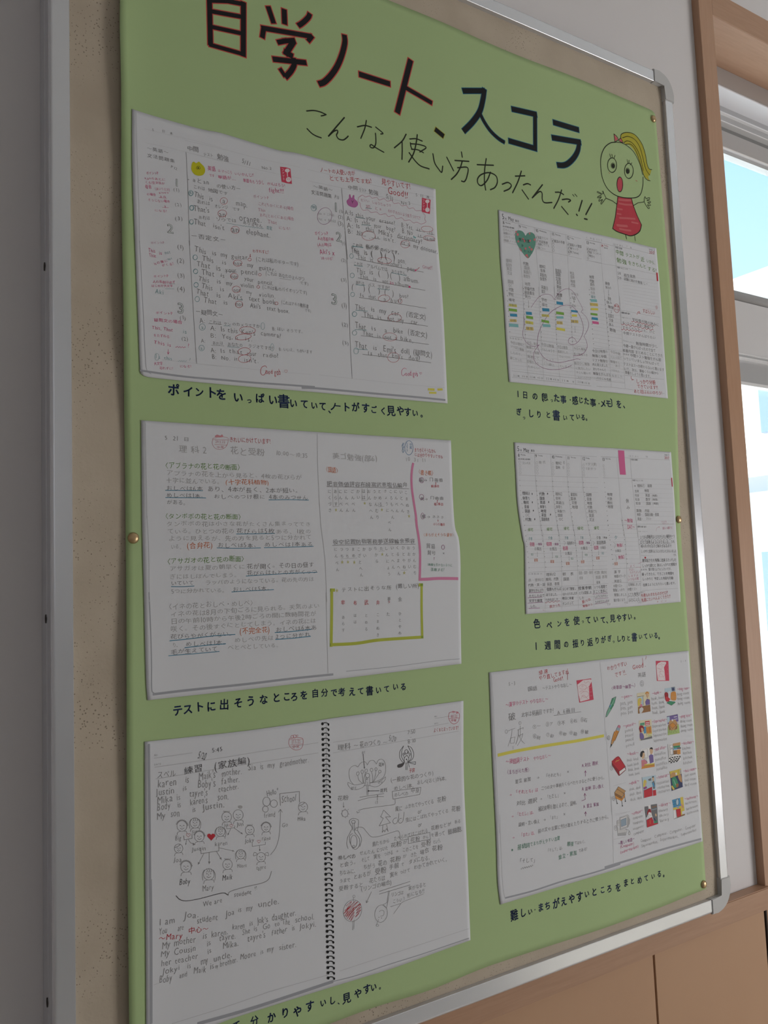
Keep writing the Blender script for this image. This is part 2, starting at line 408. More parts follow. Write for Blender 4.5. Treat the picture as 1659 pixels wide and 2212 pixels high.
for cxx, sxx in ((LX, 1), (RXo, -1)):
    for cyy, syy in ((TY, 1), (BY, -1)):
        R_ = 0.030; e = 0.0008
        loop = []
        for a in np.linspace(0, math.pi / 2, 9): loop.append((R_ - (R_ + e) * math.sin(a), R_ - (R_ + e) * math.cos(a)))
        # arc runs from (R_, -e) to (-e, R_); then the two arms
        loop = [(CAPL, -e)] + loop + [(-e, CAPL), (FB + e, CAPL), (FB + e, FB + e + .001), (FB + e + .001, FB + e), (CAPL, FB + e)]
        bm = bmesh.new()
        f = [bm.verts.new(W2B(cxx + sxx * a, cyy + syy * b_, DF - .0012)) for a, b_ in loop]
        bk = [bm.verts.new(W2B(cxx + sxx * a, cyy + syy * b_, DW - .0002 if i < 11 else DB - .0002)) for i, (a, b_) in enumerate(loop)]
        face = bm.faces.new(f); n = len(loop)
        for i in range(n): bm.faces.new((f[i], bk[i], bk[(i + 1) % n], f[(i + 1) % n]))
        bmesh.ops.bevel(bm, geom=list(face.edges), offset=.0009, segments=2, affect='EDGES')
        o = bm_obj('corner_cap', bm, M_CAP); adopt(o, bb)
# screw holes in the left rail's outer side
for py in (575, 1337, 2168):
    Y = plane(99, py, DF + .02)[1]
    bm = bmesh.new(); bmesh.ops.create_cone(bm, cap_ends=True, segments=16, radius1=.0042, radius2=.0036, depth=.0006)
    for v in bm.verts: v.co = Vector(W2B(LX - .0002 + v.co.z, Y + v.co.y, DF + .0215 + v.co.x * .7))
    o = bm_obj('screw_hole', bm, M_DARK); adopt(o, bb)

# ------------------------------------------------------------------ poster
M_GREEN = mat_new('green_paper', (0.395, 0.525, 0.26), 0.75, spec=0.25, bump=(90, 0.05, 0.0004))
M_PAPER = mat_new('copy_paper', (0.655, 0.668, 0.70), 0.72, spec=0.25, bump=(40, 0.06, 0.0005))
def metric_px(X, Y):
    v = M @ np.array([X, Y, DP]); return (FPX * v[0] / v[2] + W / 2, FPX * v[1] / v[2] + H / 2)
tl = (0.2275, -0.700)
P_TOP = [surf(*p) for p in ((850, 0), (935, 37), (1040, 86), (1140, 128), (1250, 170), (1340, 209), (1405, 237), (1415, 246))]
P_TOP = [(0.2275, -0.699), (0.35, -0.699), (0.50, -0.700), (0.62, -0.6995)] + [p for p in P_TOP if p[0] > .66]
P_RIGHT = [P_TOP[-1]] + [surf(*p) for p in ((1418, 275), (1430, 417), (1447.7, 619), (1459, 768), (1464, 947), (1467.5, 1059), (1470.5, 1150), (1478, 1250), (1489, 1400), (1509.5, 1700), (1518.7, 1816), (1525.7, 1920))]
P_BOT = [(0.2275, .437), (.32, .436)] + [surf(*p) for p in ((724, 2207), (816, 2173.6), (929, 2138.6), (1037, 2094), (1100, 2072), (1300, 2006.7), (1416, 1964), (1485, 1936), (1525.7, 1920))]
P_LEFT = [P_TOP[0], (0.2276, -.60)] + [surf(*p) for p in ((259, 60), (262, 240), (264.6, 560), (270, 1000), (272.8, 1280), (273.5, 1500), (274.6, 1800), (279, 2200))] + [P_BOT[0]]
poster = thing('poster', 'large green handmade paper poster with hand-lettered Japanese title pinned on the board', 'poster', W2B(.62, .43, DP))
nu, nv = 110, 150
P = coons(P_TOP, P_BOT, P_LEFT, P_RIGHT, nu, nv).reshape(-1, 2)
o = link('green_sheet', lay(P[:, 0], P[:, 1], 0), grid_faces(nu, nv), M_GREEN, smooth=True); adopt(o, poster)
md = o.modifiers.new('thickness', 'SOLIDIFY'); md.thickness = 0.0003; md.offset = 1

def thumbtack(px, py, label):
    X, Y = surf(px, py, .002)
    t = thing('thumbtack', label, 'thumbtack', W2B(X, Y, DP - float(relief(X, Y))), 'brass thumbtacks holding the poster')
    zs = float(relief(X, Y))
    bm = bmesh.new(); prof = [(0.0, .0036), (.0016, .00355), (.0034, .0031), (.0046, .0022), (.0053, .0010), (.0053, .0003), (.0049, .0001), (.0, .0001)]
    prev = None; S = 28
    for r_, h_ in prof:
        ring = [bm.verts.new(W2B(X, Y, DP - zs - h_))] if r_ == 0 else [bm.verts.new(W2B(X + r_ * math.cos(6.28318 * k / S), Y + r_ * math.sin(6.28318 * k / S), DP - zs - h_)) for k in range(S)]
        if prev:
            for k in range(S):
                a = prev[k % len(prev)]; b_ = prev[(k + 1) % len(prev)]; c = ring[(k + 1) % len(ring)]; d = ring[k % len(ring)]
                vs_ = [x for i, x in enumerate((a, b_, c, d)) if x not in (a, b_, c, d)[:i]]
                if len(vs_) > 2: bm.faces.new(vs_)
        prev = ring
    o = bm_obj('head', bm, M_BRASS, smooth=True); adopt(o, t)
    bm = bmesh.new(); bmesh.ops.create_cone(bm, cap_ends=True, segments=10, radius1=.0006, radius2=.0002, depth=.006)
    for v in bm.verts: v.co = Vector(W2B(X + v.co.x, Y + v.co.y, DP - zs + .0028 + v.co.z))
    o = bm_obj('pin', bm, M_BRASS); adopt(o, t)
M_BRASS = mat_new('brass', (0.50, 0.36, 0.20), 0.38, 0.85)
thumbtack(289, 1162, 'round brass thumbtack in the left edge of the green poster')
thumbtack(1413, 256, 'round brass thumbtack at the top right corner of the green poster')
thumbtack(1468, 1122, 'round brass thumbtack halfway down the right edge of the green poster')
thumbtack(1522, 1911, 'round brass thumbtack at the bottom right corner of the green poster')
# ------------------------------------------------------------------ writing and drawing on the papers
INK = {  # pen -> (colour, part name)
 'pencil': ((0.235, 0.23, 0.235), 'pencil_writing'), 'lpencil': ((0.40, 0.395, 0.40), 'pencil_writing'),
 'mpencil': ((0.27, 0.265, 0.27), 'pencil_writing'), 'dpencil': ((0.085, 0.08, 0.085), 'pencil_writing'), 'rule': ((0.46, 0.46, 0.48), 'ruled_lines'),
 'print': ((0.07, 0.07, 0.075), 'printed_text'), 'lprint': ((0.30, 0.30, 0.31), 'printed_text'),
 'shade': ((0.34, 0.35, 0.38), 'copy_shadow'), 'shade2': ((0.52, 0.53, 0.55), 'copy_shadow'),
 'red': ((0.50, 0.035, 0.05), 'red_pen_notes'), 'pink': ((0.62, 0.085, 0.22), 'pink_writing'), 'lpink': ((0.60, 0.27, 0.36), 'pink_writing'),
 'plum': ((0.30, 0.07, 0.22), 'pink_writing'), 'teal': ((0.17, 0.34, 0.36), 'teal_writing'), 'lteal': ((0.55, 0.60, 0.60), 'teal_writing'), 'uline': ((0.07, 0.24, 0.36), 'teal_writing'),
 'gpen': ((0.15, 0.30, 0.07), 'green_writing'), 'dgpen': ((0.05, 0.22, 0.13), 'green_writing'), 'orange': ((0.60, 0.17, 0.06), 'orange_writing'),
 'hyel': ((0.66, 0.60, 0.10), 'highlighter_marks'), 'hgrn': ((0.20, 0.40, 0.07), 'highlighter_marks'), 'hblu': ((0.05, 0.26, 0.42), 'highlighter_marks'),
 'hcya': ((0.22, 0.47, 0.48), 'highlighter_marks'), 'hpin': ((0.62, 0.13, 0.30), 'highlighter_marks'), 'hoch': ((0.62, 0.48, 0.13), 'highlighter_marks'),
 'hros': ((0.62, 0.22, 0.37), 'highlighter_marks'), 'hlim': ((0.42, 0.46, 0.06), 'highlighter_marks'), 'hlimd': ((0.22, 0.33, 0.04), 'highlighter_marks'),
 'star': ((0.52, 0.50, 0.22), 'highlighter_marks'),
 'stamp': ((0.58, 0.06, 0.11), 'stamp'), 'stampw': ((0.74, 0.66, 0.68), 'stamp'), 'lstamp': ((0.58, 0.25, 0.28), 'stamp'), 'bstamp': ((0.10, 0.24, 0.42), 'stamp'),
 'wire': ((0.012, 0.012, 0.012), 'printed_binding'), 
 'navy': ((0.012, 0.026, 0.095), 'caption'), 'black': ((0.010, 0.010, 0.012), 'lettering'), 'blk': ((0.02, 0.025, 0.015), 'lettering'),
 'ored': ((0.52, 0.07, 0.06), 'lettering'), 'oteal': ((0.01, 0.15, 0.25), 'lettering'), 'oyel': ((0.36, 0.32, 0.03), 'lettering'),
 'dress': ((0.50, 0.055, 0.075), 'drawing'), 'dressl': ((0.56, 0.13, 0.14), 'drawing'), 'hair': ((0.44, 0.40, 0.045), 'drawing'), 'mouth': ((0.52, 0.08, 0.10), 'drawing'),
 'skinw': ((0.72, 0.71, 0.70), 'picture'), 'ybear': ((0.52, 0.50, 0.02), 'picture'), 'prab': ((0.44, 0.14, 0.34), 'picture'), 'heart': ((0.13, 0.31, 0.24), 'picture'), 'hdot': ((0.60, 0.17, 0.19), 'picture'),
}
for nm, c in dict(c_green=(.06, .28, .15), c_lgreen=(.20, .42, .30), c_dark=(.03, .03, .035), c_orange=(.62, .27, .06), c_tan=(.52, .30, .13), c_brown=(.30, .15, .06),
                  c_red=(.52, .035, .05), c_dred=(.30, .02, .03), c_white=(.78, .77, .77), c_grey=(.42, .42, .43), c_lgrey=(.60, .60, .60), c_dgrey=(.17, .17, .18),
                  c_yellow=(.66, .52, .10), c_cream=(.68, .62, .45), c_blue=(.08, .30, .52), c_lblue=(.45, .58, .66), c_purple=(.18, .13, .34), c_skin=(.62, .42, .26), c_plum=(.30, .08, .22),
                  c_pink=(.60, .22, .30), c_navy=(.05, .06, .14), c_lime=(.38, .50, .18), c_steel=(.30, .38, .46)).items(): INK[nm] = (c, 'picture')

_glyph = {}
def glyph(ch, bold):
    key = (ch, bold)
    if key in _glyph: return _glyph[key]
    cu = bpy.data.curves.new('g', 'FONT'); cu.body = ch; cu.size = 1.0; cu.offset = -0.007 if bold == 0 and not (0x4E00 <= ord(ch) < 0xA000) else 0.0; cu.resolution_u = 2; cu.fill_mode = 'FRONT'
    ob = bpy.data.objects.new('g', cu); sc.collection.objects.link(ob)
    dg = bpy.context.evaluated_depsgraph_get(); dg.update()
    me = bpy.data.meshes.new_from_object(ob.evaluated_get(dg))
    n = len(me.vertices); co = np.empty(n * 3); me.vertices.foreach_get('co', co); co = co.reshape(-1, 3)[:, :2]
    fs = [tuple(p.vertices) for p in me.polygons]
    bpy.data.objects.remove(ob); bpy.data.meshes.remove(me); bpy.data.curves.remove(cu)
    cjk = ord(ch) > 0x2E00 or ch in '※→↑↓'
    if n == 0: adv = 1.0 if ch == '\u3000' else 0.42
    elif cjk: adv = 1.0
    else: adv = co[:, 0].max() + 0.09
    _glyph[key] = (co, fs, adv, cjk)
    return _glyph[key]

class Ink:
    def __init__(s): s.v = []; s.f = []; s.m = []; s.mats = []; s.n = 0
    def add(s, pts, faces, pen):
        if pen not in s.mats: s.mats.append(pen)
        k = s.mats.index(pen)
        s.v.append(pts); s.f += [tuple(i + s.n for i in f) for f in faces]; s.m += [k] * len(faces); s.n += len(pts)
INKS = {}
st = dict(x0=0, y0=0, s=1, sheet=None, pen='pencil', part=None, base=0.0, seq=0, bold=0.0, kind=0)
def ink():
    part = st['part'] or INK[st['pen']][1]
    key = (st['sheet'], part)
    if key not in INKS: INKS[key] = Ink()
    return INKS[key]
def off(extra=0.0):
    st['seq'] += 1
    pn = INK[st['pen']][1]
    lvl = {'copy_shadow': 0.00005, 'highlighter_marks': 0.00007, 'ruled_lines': 0.00006}.get(pn, 0.00010)
    if st['part'] and st['sheet'] != 'poster': lvl = 0.00009
    if st['part'] and (st['part'][:3] in ('pic', 'pri', 'sta', 'gir')):
        return st['base'] + .00007 + (st['seq'] - st.get('q0', 0)) * 6e-6
    return st['base'] + lvl + (st['seq'] % 2000) * 6e-8 + extra
def XY(u_, v_, o): return surf(st['x0'] + u_ / st['s'], st['y0'] + v_ / st['s'], o)
def mpp(u_, v_, o):
    a = XY(u_, v_ - 3, o); b_ = XY(u_, v_ + 3, o)
    return abs(b_[1] - a[1]) / 6
def place(ch, P, ex, ey, rot, o, I):
    co, fs, adv, cjk = glyph(ch, st['bold'])
    if not len(co): return
    c, s_ = math.cos(rot), math.sin(rot)
    x = co[:, 0] - adv / 2; y = (co[:, 1] - 0.36) if cjk else (co[:, 1] - 0.31) * 1.25
    x = x * ex; y = y * ey
    b_ = st['bold'] * ey
    if ord(ch) >= 0x4E00 and ord(ch) < 0xA000: b_ *= .72
    for dx, dy in (((0, 0),) if not b_ else ((b_, 0), (-b_, 0), (0, b_), (0, -b_), (b_ * .7, b_ * .7), (-b_ * .7, b_ * .7), (b_ * .7, -b_ * .7), (-b_ * .7, -b_ * .7))):
        X = P[0] + dx + x * c + y * s_; Y = P[1] + dy + x * s_ - y * c
        I.add(lay(X, Y, o), fs, st['pen'])
def text(u0, v0, u1, v1, h, s):
    if all(c_ in 'acemnorsuvwxzgpqyi., ' for c_ in s) and not st['kind']: h *= 1.22
    o = off(); A, B_ = XY(u0, v0, o), XY(u1, v1, o)
    adv = [glyph(ch, st['bold'])[2] for ch in s]; tot = sum(adv)
    L = math.hypot(B_[0] - A[0], B_[1] - A[1]); rot = math.atan2(B_[1] - A[1], B_[0] - A[0])
    m0, m1 = mpp(u0, v0, o), mpp(u1, v1, o); ex = L / tot; x = 0; I = ink()
    for ch, a in zip(s, adv):
        t = (x + a / 2) / tot; x += a
        if ch in ' \u3000': continue
        P = (A[0] + (B_[0] - A[0]) * t, A[1] + (B_[1] - A[1]) * t)
        ey = h * m0
        k = 0 if st['kind'] else 1
        j = 1 + k * random.uniform(-.13, .10)
        if ch in 'っゃゅょッ、。.': j *= 1
        sx_ = min(ex, ey * 1.25) * (1 + k * random.uniform(-.08, .05))
        place(ch, (P[0] + k * random.gauss(0, .02) * ey, P[1] + k * random.gauss(0, .045) * ey), sx_, ey * j, rot + k * random.gauss(0, .055), o, I)
def chars(h, items):
    o = off(); I = ink()
    for ch, u_, v_ in items:
        P = XY(u_, v_, o); e = h * mpp(u_, v_, o)
        place(ch, P, e * .93, e * random.uniform(.94, 1.04), random.gauss(0, .03), o, I)
def col(u_, v_, du, dv, h, s):
    o = off(); I = ink()
    for i, ch in enumerate(s):
        if ch in ' _': continue
        P = XY(u_ + du * i, v_ + dv * i, o); e = h * mpp(u_, v_, o)
        place(ch, P, e * .95, e * random.uniform(.92, 1.05), random.gauss(0, .04), o, I)
def ribbon(P, w, o, pen=None, cap=True, taper=False):
    """P: wall-plane points in metres, w: width in metres"""
    P = np.asarray(P, float); I = ink()
    # resample so that it follows the paper
    d = np.hypot(*np.diff(P, axis=0).T); keep = np.r_[True, d > 1e-6]; P = P[keep]
    if len(P) < 2: return
    out = [P[0]]
    for a, b_ in zip(P[:-1], P[1:]):
        n = max(1, int(np.hypot(*(b_ - a)) / (0.004 if st['part'] else 0.008)))
        for k in range(1, n + 1): out.append(a + (b_ - a) * k / n)
    P = np.array(out); T = np.gradient(P, axis=0); T /= np.maximum(np.hypot(*T.T), 1e-9)[:, None]; N = np.stack([-T[:, 1], T[:, 0]], 1)
    ww = np.full(len(P), w / 2)
    if taper: ww *= np.clip(np.linspace(1.25, .55, len(P)), 0, 2)
    # miter
    Lp = P + N * ww[:, None]; Rp = P - N * ww[:, None]
    V = np.vstack([Lp, Rp]); n = len(P)
    F = [(i, i + 1, n + i + 1, n + i) for i in range(n - 1)]
    if cap:
        for e_, sg in ((0, -1), (n - 1, 1)):
            k0 = len(V); a0 = math.atan2(T[e_][1], T[e_][0]) * 1.0
            ang = np.linspace(-math.pi / 2, math.pi / 2, 6)[1:-1]
            base = T[e_] * sg
            a0 = math.atan2(base[1], base[0])
            V = np.vstack([V, np.stack([P[e_][0] + ww[e_] * np.cos(a0 + ang), P[e_][1] + ww[e_] * np.sin(a0 + ang)], 1)])
            if sg > 0: F.append((n + e_,) + tuple(range(k0, k0 + 4))[::-1] + (e_,)) if False else F.append((e_,) + tuple(range(k0 + 3, k0 - 1, -1)) + (n + e_,))
            else: F.append((e_, n + e_) + tuple(range(k0 + 3, k0 - 1, -1))) if False else F.append((n + e_,) + tuple(range(k0 + 3, k0 - 1, -1)) + (e_,))
    I.add(lay(V[:, 0], V[:, 1], o), F, pen or st['pen'])
def uvpts(a, o): return np.array([XY(a[i], a[i + 1], o) for i in range(0, len(a) - 1, 2)])
def sharp(P, w, o, pen=None):          # polyline with corners: one ribbon per segment, lengthened by half a width inside corners
    P = np.asarray(P)
    for i in range(len(P) - 1):
        a, b_ = P[i].copy(), P[i + 1].copy(); t = (b_ - a) / max(np.hypot(*(b_ - a)), 1e-9)
        if i > 0: a = a - t * w * .5
        if i < len(P) - 2: b_ = b_ + t * w * .5
        ribbon([a, b_], w, o, pen, cap=False)
def fill(P, o, pen=None):
    bm = bmesh.new(); P = np.asarray(P, float)
    bm.faces.new([bm.verts.new((x, y, 0)) for x, y in P])
    mn, mx_ = P.min(0), P.max(0)
    q = .004 if st['part'] else .008
    if (mx_ - mn).max() > q * 1.5:
        for ax in (0, 1):
            for c in np.arange(mn[ax] + q, mx_[ax], q):
                co = [0, 0, 0]; co[ax] = c; no = [0, 0, 0]; no[ax] = 1
                bmesh.ops.bisect_plane(bm, geom=bm.verts[:] + bm.edges[:] + bm.faces[:], dist=1e-7, plane_co=co, plane_no=no)
    bmesh.ops.triangulate(bm, faces=bm.faces[:])
    bm.verts.index_update()
    V = np.array([v.co[:2] for v in bm.verts]); F = []
    for f in bm.faces:
        ids = [v.index for v in f.verts]
        a, b_, c = V[ids[0]], V[ids[1]], V[ids[2]]
        F.append(tuple(ids) if (b_[0] - a[0]) * (c[1] - a[1]) - (b_[1] - a[1]) * (c[0] - a[0]) < 0 else tuple(ids[::-1]))
    bm.free(); ink().add(lay(V[:, 0], V[:, 1], o), F, pen or st['pen'])
def ell(u_, v_, rx, ry, rot=0, k=26):
    a = np.linspace(0, 2 * math.pi, k, endpoint=False); c, s_ = math.cos(rot), math.sin(rot)
    return [q for t in a for q in (u_ + rx * math.cos(t) * c - ry * math.sin(t) * s_, v_ + rx * math.cos(t) * s_ + ry * math.sin(t) * c)]

def face_doodle(u_, v_, r_, style=0):
    """child's pencil head: circle, hair tuft, eyes, smile, shoulders"""
    o = off(); m = mpp(u_, v_, o); w = 1.35 / st['s'] * 0 + 4.2 * m
    ribbon(np.vstack([uvpts(ell(u_, v_, r_, r_ * 1.06), o), uvpts(ell(u_, v_, r_, r_ * 1.06), o)[:1]]), w, o)
    for sx_ in (-.35, .35): ribbon(uvpts([u_ + sx_ * r_ - 3, v_ - .12 * r_, u_ + sx_ * r_ + 3, v_ - .08 * r_], o), w * 1.6, o)
    ribbon(uvpts([u_, v_ - .05 * r_, u_ - .08 * r_, v_ + .2 * r_, u_ + .06 * r_, v_ + .22 * r_], o), w * .8, o)
    ribbon(catmull(uvpts([u_ - .35 * r_, v_ + .42 * r_, u_, v_ + .62 * r_, u_ + .38 * r_, v_ + .38 * r_], o), 5), w, o)
    ribbon(catmull(uvpts([u_ - .95 * r_, v_ + 1.75 * r_, u_ - .8 * r_, v_ + 1.25 * r_, u_ - .3 * r_, v_ + 1.05 * r_], o), 5), w, o)
    ribbon(catmull(uvpts([u_ + .3 * r_, v_ + 1.0 * r_, u_ + .85 * r_, v_ + 1.05 * r_, u_ + 1.0 * r_, v_ + 1.5 * r_], o), 5), w, o)
    if style == 1:      # spiky tuft
        for k in range(-2, 3): ribbon(uvpts([u_ + k * .22 * r_, v_ - .95 * r_, u_ + k * .3 * r_, v_ - 1.25 * r_], o), w, o)
    if style == 2:      # shaggy hair
        for k in np.linspace(-2.9, -.3, 11): ribbon(catmull(uvpts([u_ + r_ * math.cos(k), v_ + 1.05 * r_ * math.sin(k), u_ + 1.25 * r_ * math.cos(k + .12), v_ + 1.3 * r_ * math.sin(k + .12), u_ + 1.05 * r_ * math.cos(k + .25), v_ + 1.1 * r_ * math.sin(k + .25)], o), 4), w, o)
    if style == 3:      # fringe and long hair
        for k in (-.4, 0, .4): ribbon(catmull(uvpts([u_ + k * r_, v_ - r_, u_ + (k + .15) * r_, v_ - .6 * r_, u_ + (k - .1) * r_, v_ - .4 * r_], o), 4), w, o)
        for s_ in (-1, 1): ribbon(catmull(uvpts([u_ + s_ * .8 * r_, v_ - .8 * r_, u_ + s_ * 1.2 * r_, v_, u_ + s_ * 1.1 * r_, v_ + 1.1 * r_], o), 5), w, o)
    if style == 4:      # bunches
        for s_ in (-1, 1):
            ribbon(catmull(uvpts([u_ + s_ * .75 * r_, v_ - .7 * r_, u_ + s_ * 1.5 * r_, v_ - 1.1 * r_, u_ + s_ * 1.7 * r_, v_ - .3 * r_, u_ + s_ * .85 * r_, v_ - .6 * r_], o), 5), w, o)
    if style == 5:      # side parting
        ribbon(catmull(uvpts([u_ - .9 * r_, v_ - .2 * r_, u_ - .2 * r_, v_ - .5 * r_, u_ + .4 * r_, v_ - .95 * r_], o), 5), w * 1.4, o)
def heart(u_, v_, r_, full, pen):
    pts = []
    for t in np.linspace(0, 2 * math.pi, 26, endpoint=False):
        x = 16 * math.sin(t) ** 3; y = 13 * math.cos(t) - 5 * math.cos(2 * t) - 2 * math.cos(3 * t) - math.cos(4 * t)
        pts += [u_ + x / 17 * r_, v_ - y / 17 * r_]
    o = off(); P = uvpts(pts, o)
    if full: fill(P, o, pen)
    else: ribbon(np.vstack([P, P[:1]]), 2.2 * mpp(u_, v_, o), o, pen)
def arrow(w, u0, v0, u1, v1, hd=14, filled=False):
    o = off(); m = mpp(u0, v0, o); a = math.atan2(v1 - v0, u1 - u0)
    ribbon(uvpts([u0, v0, u1, v1], o), w * m, o)
    p = [u1 - hd * math.cos(a - .45), v1 - hd * math.sin(a - .45), u1, v1, u1 - hd * math.cos(a + .45), v1 - hd * math.sin(a + .45)]
    if filled: fill(uvpts(p, o), o)
    else: sharp(uvpts(p, o), w * m, o)

def run(script):
    for ln in script.split('\n'):
        ln = ln.strip()
        if not ln or ln[0] == '!': continue
        c, _, rest = ln.partition(' ')
        if c == 'T':
            q = rest.split(' ', 5); text(*map(float, q[:5]), q[5]); continue
        if c == 'K':
            q = rest.split(); h = float(q[0]); chars(h, [(q[i], float(q[i + 1]), float(q[i + 2])) for i in range(1, len(q) - 2, 3)]); continue
        if c == 'Y':
            q = rest.split(); col(*map(float, q[:5]), q[5]); continue
        if c == 'C': st['pen'] = rest; continue
        if c == 'S': st['sheet'] = rest; st['base'] = BASES[rest]; st['seq'] = 0; st['part'] = None; st['kind'] = 0; st['bold'] = 0; continue
        if c == 'P':
            st['pn'] = st.get('pn', 0) + 1; st['q0'] = st['seq']
            st['part'] = None if rest == '-' else rest + '#%d' % st['pn']; continue
        if c == 'BOLD': st['bold'] = float(rest); continue
        if c == 'KIND': st['kind'] = int(rest); continue
        if c == 'DG':           # outlined digit: dark rim, pale inside
            q = rest.split(); u_, v_, h_, w_ = map(float, q[:4]); o = off(); P_ = XY(u_, v_, o); e = h_ * 1.3 * mpp(u_, v_, o)
            co, fs, adv, cj = glyph(q[4], 1); xa, xb = XY(u_ - w_ / 2, v_, o), XY(u_ + w_ / 2, v_, o); ex = min(e * 1.05, abs(xb[0] - xa[0]) / (co[:, 0].max() - co[:, 0].min()))
            st['bold'], keep, bk = 0.026, st['pen'], st['bold']; st['pen'] = 'pencil'; place(q[4], P_, ex, e * .8, 0, o, ink())
            st['bold'] = 0; st['pen'] = 'lteal'; place(q[4], P_, ex, e * .8, 0, o + 3e-5, ink()); st['bold'], st['pen'] = bk, keep; continue
        if c == 'HEART': q = rest.split(); heart(float(q[0]), float(q[1]), float(q[2]), q[3] == '1', q[4]); continue
        n = list(map(float, rest.split()))
        if c == 'V': st['x0'], st['y0'], st['s'] = n
        elif c == 'FACE': face_doodle(n[0], n[1], n[2], int(n[3]))
        elif c == 'A': arrow(*n[:5], *(n[5:6] or [14]), bool(n[6:7]))
        elif c == 'R':          # n parallel lines: count w  u0 v0 u1 v1 (first)  u0 v0 u1 v1 (last)
            k = int(n[0])
            for i in range(k):
                t = i / (k - 1); q = [a + (b_ - a) * t for a, b_ in zip(n[2:6], n[6:10])]
                o = off(); ribbon(uvpts(q, o), n[1] * mpp(q[0], q[1], o), o, cap=False)
        elif c in 'LBJD':
            o = off(); P = uvpts(n[1:], o); w = n[0] * mpp(n[1], n[2], o)
            if c == 'B': ribbon(catmull(P, 6), w, o)
            elif c == 'L': ribbon(P, w, o, cap=INK[st['pen']][1] != 'highlighter_marks')
            elif c == 'J': sharp(P, w, o)
            else: ribbon(catmull(np.array(P), 6), w, o, cap=False)
        elif c == 'Q':          # filled quad/polygon, smooth
            o = off(); fill(catmull(uvpts(n, o), 5, True), o)
        elif c == 'F': o = off(); fill(uvpts(n, o), o)
        elif c == 'O':
            o = off(); P = uvpts(ell(n[1], n[2], n[3], n[4], n[5] if len(n) > 5 else 0), o); ribbon(np.vstack([P, P[:1]]), n[0] * mpp(n[1], n[2], o), o, cap=False)
        elif c == 'E': o = off(); fill(uvpts(ell(n[0], n[1], n[2], n[3], n[4] if len(n) > 4 else 0, 18), o), o)
        elif c == 'W':          # wavy underline: w amp waves u0 v0 u1 v1
            w, amp, k, u0, v0, u1, v1 = n; q = []
            for i in range(int(k) * 4 + 1):
                t = i / (k * 4); q += [u0 + (u1 - u0) * t, v0 + (v1 - v0) * t + amp * math.sin(i * math.pi / 2)]
            o = off(); ribbon(catmull(uvpts(q, o), 3), w * mpp(u0, v0, o), o)
        elif c == 'Z':          # title stroke: inner pen over outline pen;  w rim u v ...  (pens set by ZP)
            o = off(); m = mpp(n[2], n[3], o); P = uvpts(n[2:], o)
            zs.append((P, n[0] * m, n[1] * m, o))
        else: raise ValueError(ln)
zs = []
def zflush(rim_pen, pen):
    for P, w, rim, o in zs:
        Q = P.copy(); t0 = Q[1] - Q[0]; t1 = Q[-1] - Q[-2]
        Q[0] = Q[0] - t0 / np.hypot(*t0) * rim; Q[-1] = Q[-1] + t1 / np.hypot(*t1) * rim
        (sharp if len(P) < 6 else lambda a, b_, c_, d: ribbon(catmull(a, 5), b_, c_, d, cap=False))(Q, w + 2 * rim, o, rim_pen)
    for P, w, rim, o in zs:
        (sharp if len(P) < 6 else lambda a, b_, c_, d: ribbon(catmull(a, 5), b_, c_, d, cap=False))(P, w, o + .00004, pen)
    zs.clear()

def finish(owners):
    for (sheet, part), I in INKS.items():
        ms = [mat_new('ink_' + p, INK[p][0], 0.65, spec=0.2) for p in I.mats]
        base = part.split('#')[0].split(':')[0]
        o = link(base, np.vstack(I.v), I.f, ms, fm=I.m); adopt(o, owners[sheet])
        if ':' in part: o['label'] = part.split('#')[0].split(':')[1]
        if base not in ('title_character', 'subtitle_lettering', 'caption', 'picture', 'printed_picture', 'girl_drawing', 'stamp'): o['kind'] = 'stuff'

